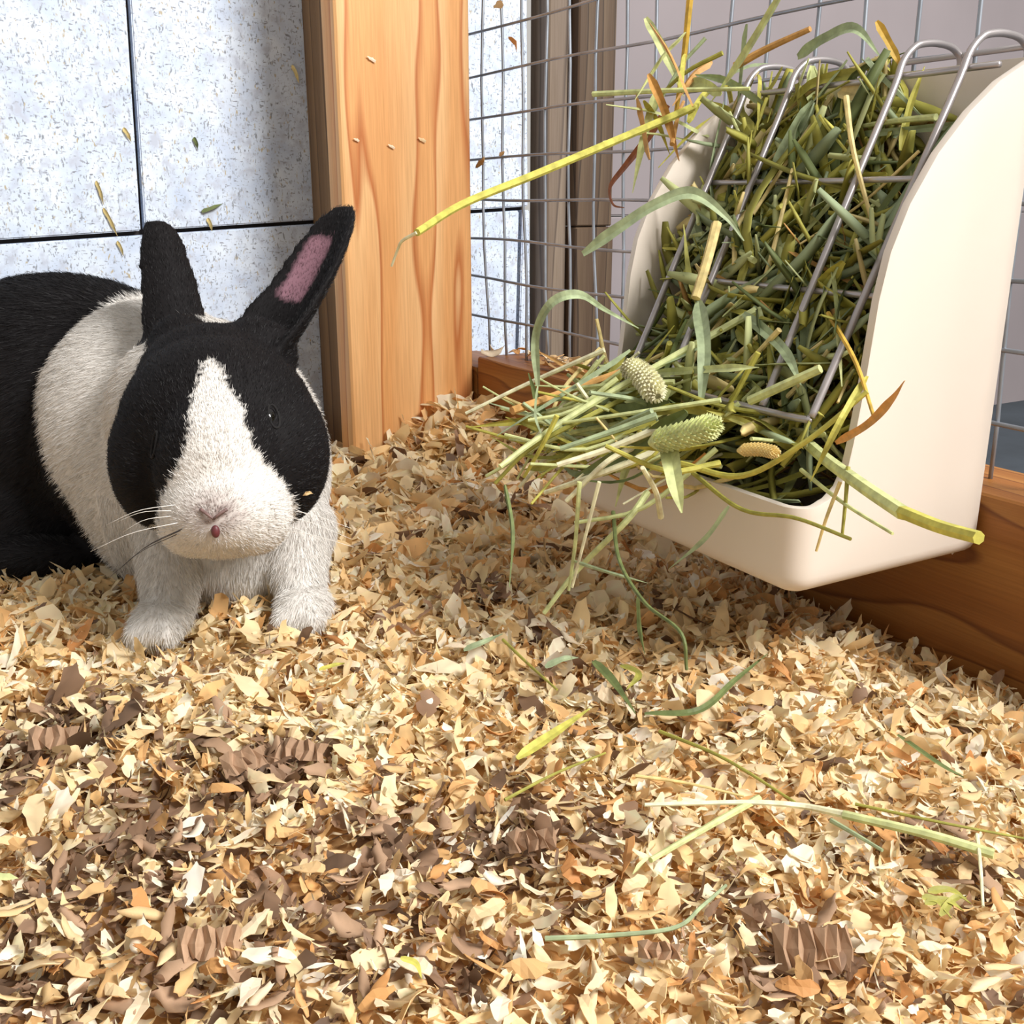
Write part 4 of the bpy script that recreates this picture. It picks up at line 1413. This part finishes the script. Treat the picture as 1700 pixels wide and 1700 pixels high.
lift = np.where(earw, 0.15, 0.17)
d1 = flow * (1 - lift * 0.5) + nrm * lift; d1 /= np.linalg.norm(d1, axis=1)[:, None]
d2 = flow + nrm * lift * 0.35; d2 /= np.linalg.norm(d2, axis=1)[:, None]
mid = root + d1 * lenh * 0.5; tip = mid + d2 * lenh * 0.5
sd = np.cross(d1, rng.normal(0, 1, (NH, 3))); sd /= np.linalg.norm(sd, axis=1)[:, None]
wh = 0.00009
root = root - nrm * 0.0004
pts = np.stack([root + sd * wh, root - sd * wh, mid - sd * wh * 0.8, mid + sd * wh * 0.8, tip + sd * wh * 0.15, tip - sd * wh * 0.15], 1).reshape(-1, 3)
base = (np.arange(NH) * 6)[:, None]
fq = np.concatenate([base + np.array([0, 1, 2, 3]), base + np.array([3, 2, 5, 4])], 0)
fc_ = np.repeat(hcol * np.where(earw, rng.uniform(0.45, 1.3, (NH, 1)), rng.uniform(0.88, 1.1, (NH, 1))), 6, axis=0)
fur = link('fur', mesh_fast('fur', pts, fq, M['fur'], False, np.minimum(fc_, 0.9)), rabbit)
tag(fur, kind='stuff')


# ---- eyes, nose, mouth, whiskers
def surf_at(px, py, rad=8):
    k = np.where((np.abs(ux - px) < rad) & (np.abs(uy - py) < rad))[0]
    i = k[np.argmin(tt[k])]
    return co[i], no[i]


for px, py, lean in [(250, 738, -0.25), (462, 690, 0.2)]:
    p, nn = surf_at(px, py)
    out = nn / np.linalg.norm(nn)
    c = p - out * 0.0036
    v, f = ellipsoid((0, 0, 0), (0.0032, 0.0046, 0.0050), None, 24, 16)
    e = link('eye', mesh_data('eye', v, f, M['eye']), rabbit); e.location = tuple(c)
    # lids: an almond ring round the ball
    upv = np.array([lean, 0, 1.0]); upv -= (upv @ out) * out; upv /= np.linalg.norm(upv); sv = np.cross(upv, out)
    ring = [c + out * 0.0038 + upv * 0.0044 * math.cos(th) + sv * 0.0019 * math.sin(th) for th in np.linspace(0, 2 * math.pi, 25)]
    v, f = tube(ring, 0.00045, 6, cap=False)
    link('eyelid', mesh_data('eyelid', v, f, M['lid']), rabbit)

# nose: a small Y of bare skin
c0 = nose_p + np.array([0, -0.0010, 0])
for pts_ in ([(-0.0042, 0.0008, 0.0016), (-0.0020, -0.0004, 0.0004), (0, -0.0006, -0.0012)], [(0.0042, 0.0008, 0.0016), (0.0020, -0.0004, 0.0004), (0, -0.0006, -0.0012)]):
    v, f = tube(catmull([c0 + np.array(q) for q in pts_], 8), np.linspace(0.0006, 0.0004, 8), 8)
    link('nostril', mesh_data('nostril', v, f, M['nose']), rabbit)
p, nn = surf_at(364, 887)
v, f = ellipsoid((0, 0, 0), (0.0014, 0.0012, 0.0021), None, 16, 10)
mo = link('mouth', mesh_data('mouth', v, f, M['mouth']), rabbit); mo.location = tuple(p + nn * 0.0008)
wr = random.Random(9)
for (px, py, dirx, dark) in [(285, 838, -1, 0), (280, 850, -1, 0), (278, 862, -1, 0), (290, 872, -1, 0), (292, 884, -1, 1), (288, 893, -1, 1), (455, 832, 1, 0), (462, 846, 1, 0), (460, 860, 1, 0), (452, 872, 1, 0), (300, 880, -1, 1), (448, 885, 1, 0)]:
    p, nn = surf_at(px, py)
    L = wr.uniform(0.016, 0.030)
    d = np.array([dirx * 0.8, -0.15, -0.35 if dark else wr.uniform(-0.15, 0.05)]); d /= np.linalg.norm(d)
    c = catmull([p, p + d * L * 0.5 + np.array([0, -0.001, 0]), p + d * L + np.array([0, 0.002, -0.004])], 8)
    v, f = tube(c, np.linspace(0.00014, 0.00005, 8), 4)
    link('whisker', mesh_data('whisker', v, f, M['whisker_dark' if dark else 'whisker']), rabbit)

# crumbs on the rabbit and chips stuck to the post
p, nn = surf_at(510, 818)
o = place_flake(PALE_ME[3], 'wood_shaving', p[0], p[1], 0.0045, 0.0, 0.3, z=p[2])
o.location = tuple(p + nn * 0.0022); o.rotation_euler = Vector(nn).to_track_quat('Z', 'Y').to_euler()
tag(o, 'tiny pale shaving stuck to the black cheek of the rabbit', 'wood shaving')
for (px, py, sz, lab) in [(617, 98, 0.0055, 'white chip stuck highest on the corner post'), (701, 232, 0.0050, 'white chip stuck on the post right of its middle'), (650, 243, 0.0045, 'small white chip stuck on the post left of the other'), (592, 232, 0.0035, 'tiny pale chip stuck near the left edge of the post')]:
    q = on_b(px, py, -0.0012)
    o = place_flake(PALE_ME[5], 'wood_shaving', q[0], q[1], sz, 0.0, 0.2, z=q[2])
    o.rotation_euler = (math.pi / 2, 0.7, TH)
    tag(o, lab, 'wood shaving')
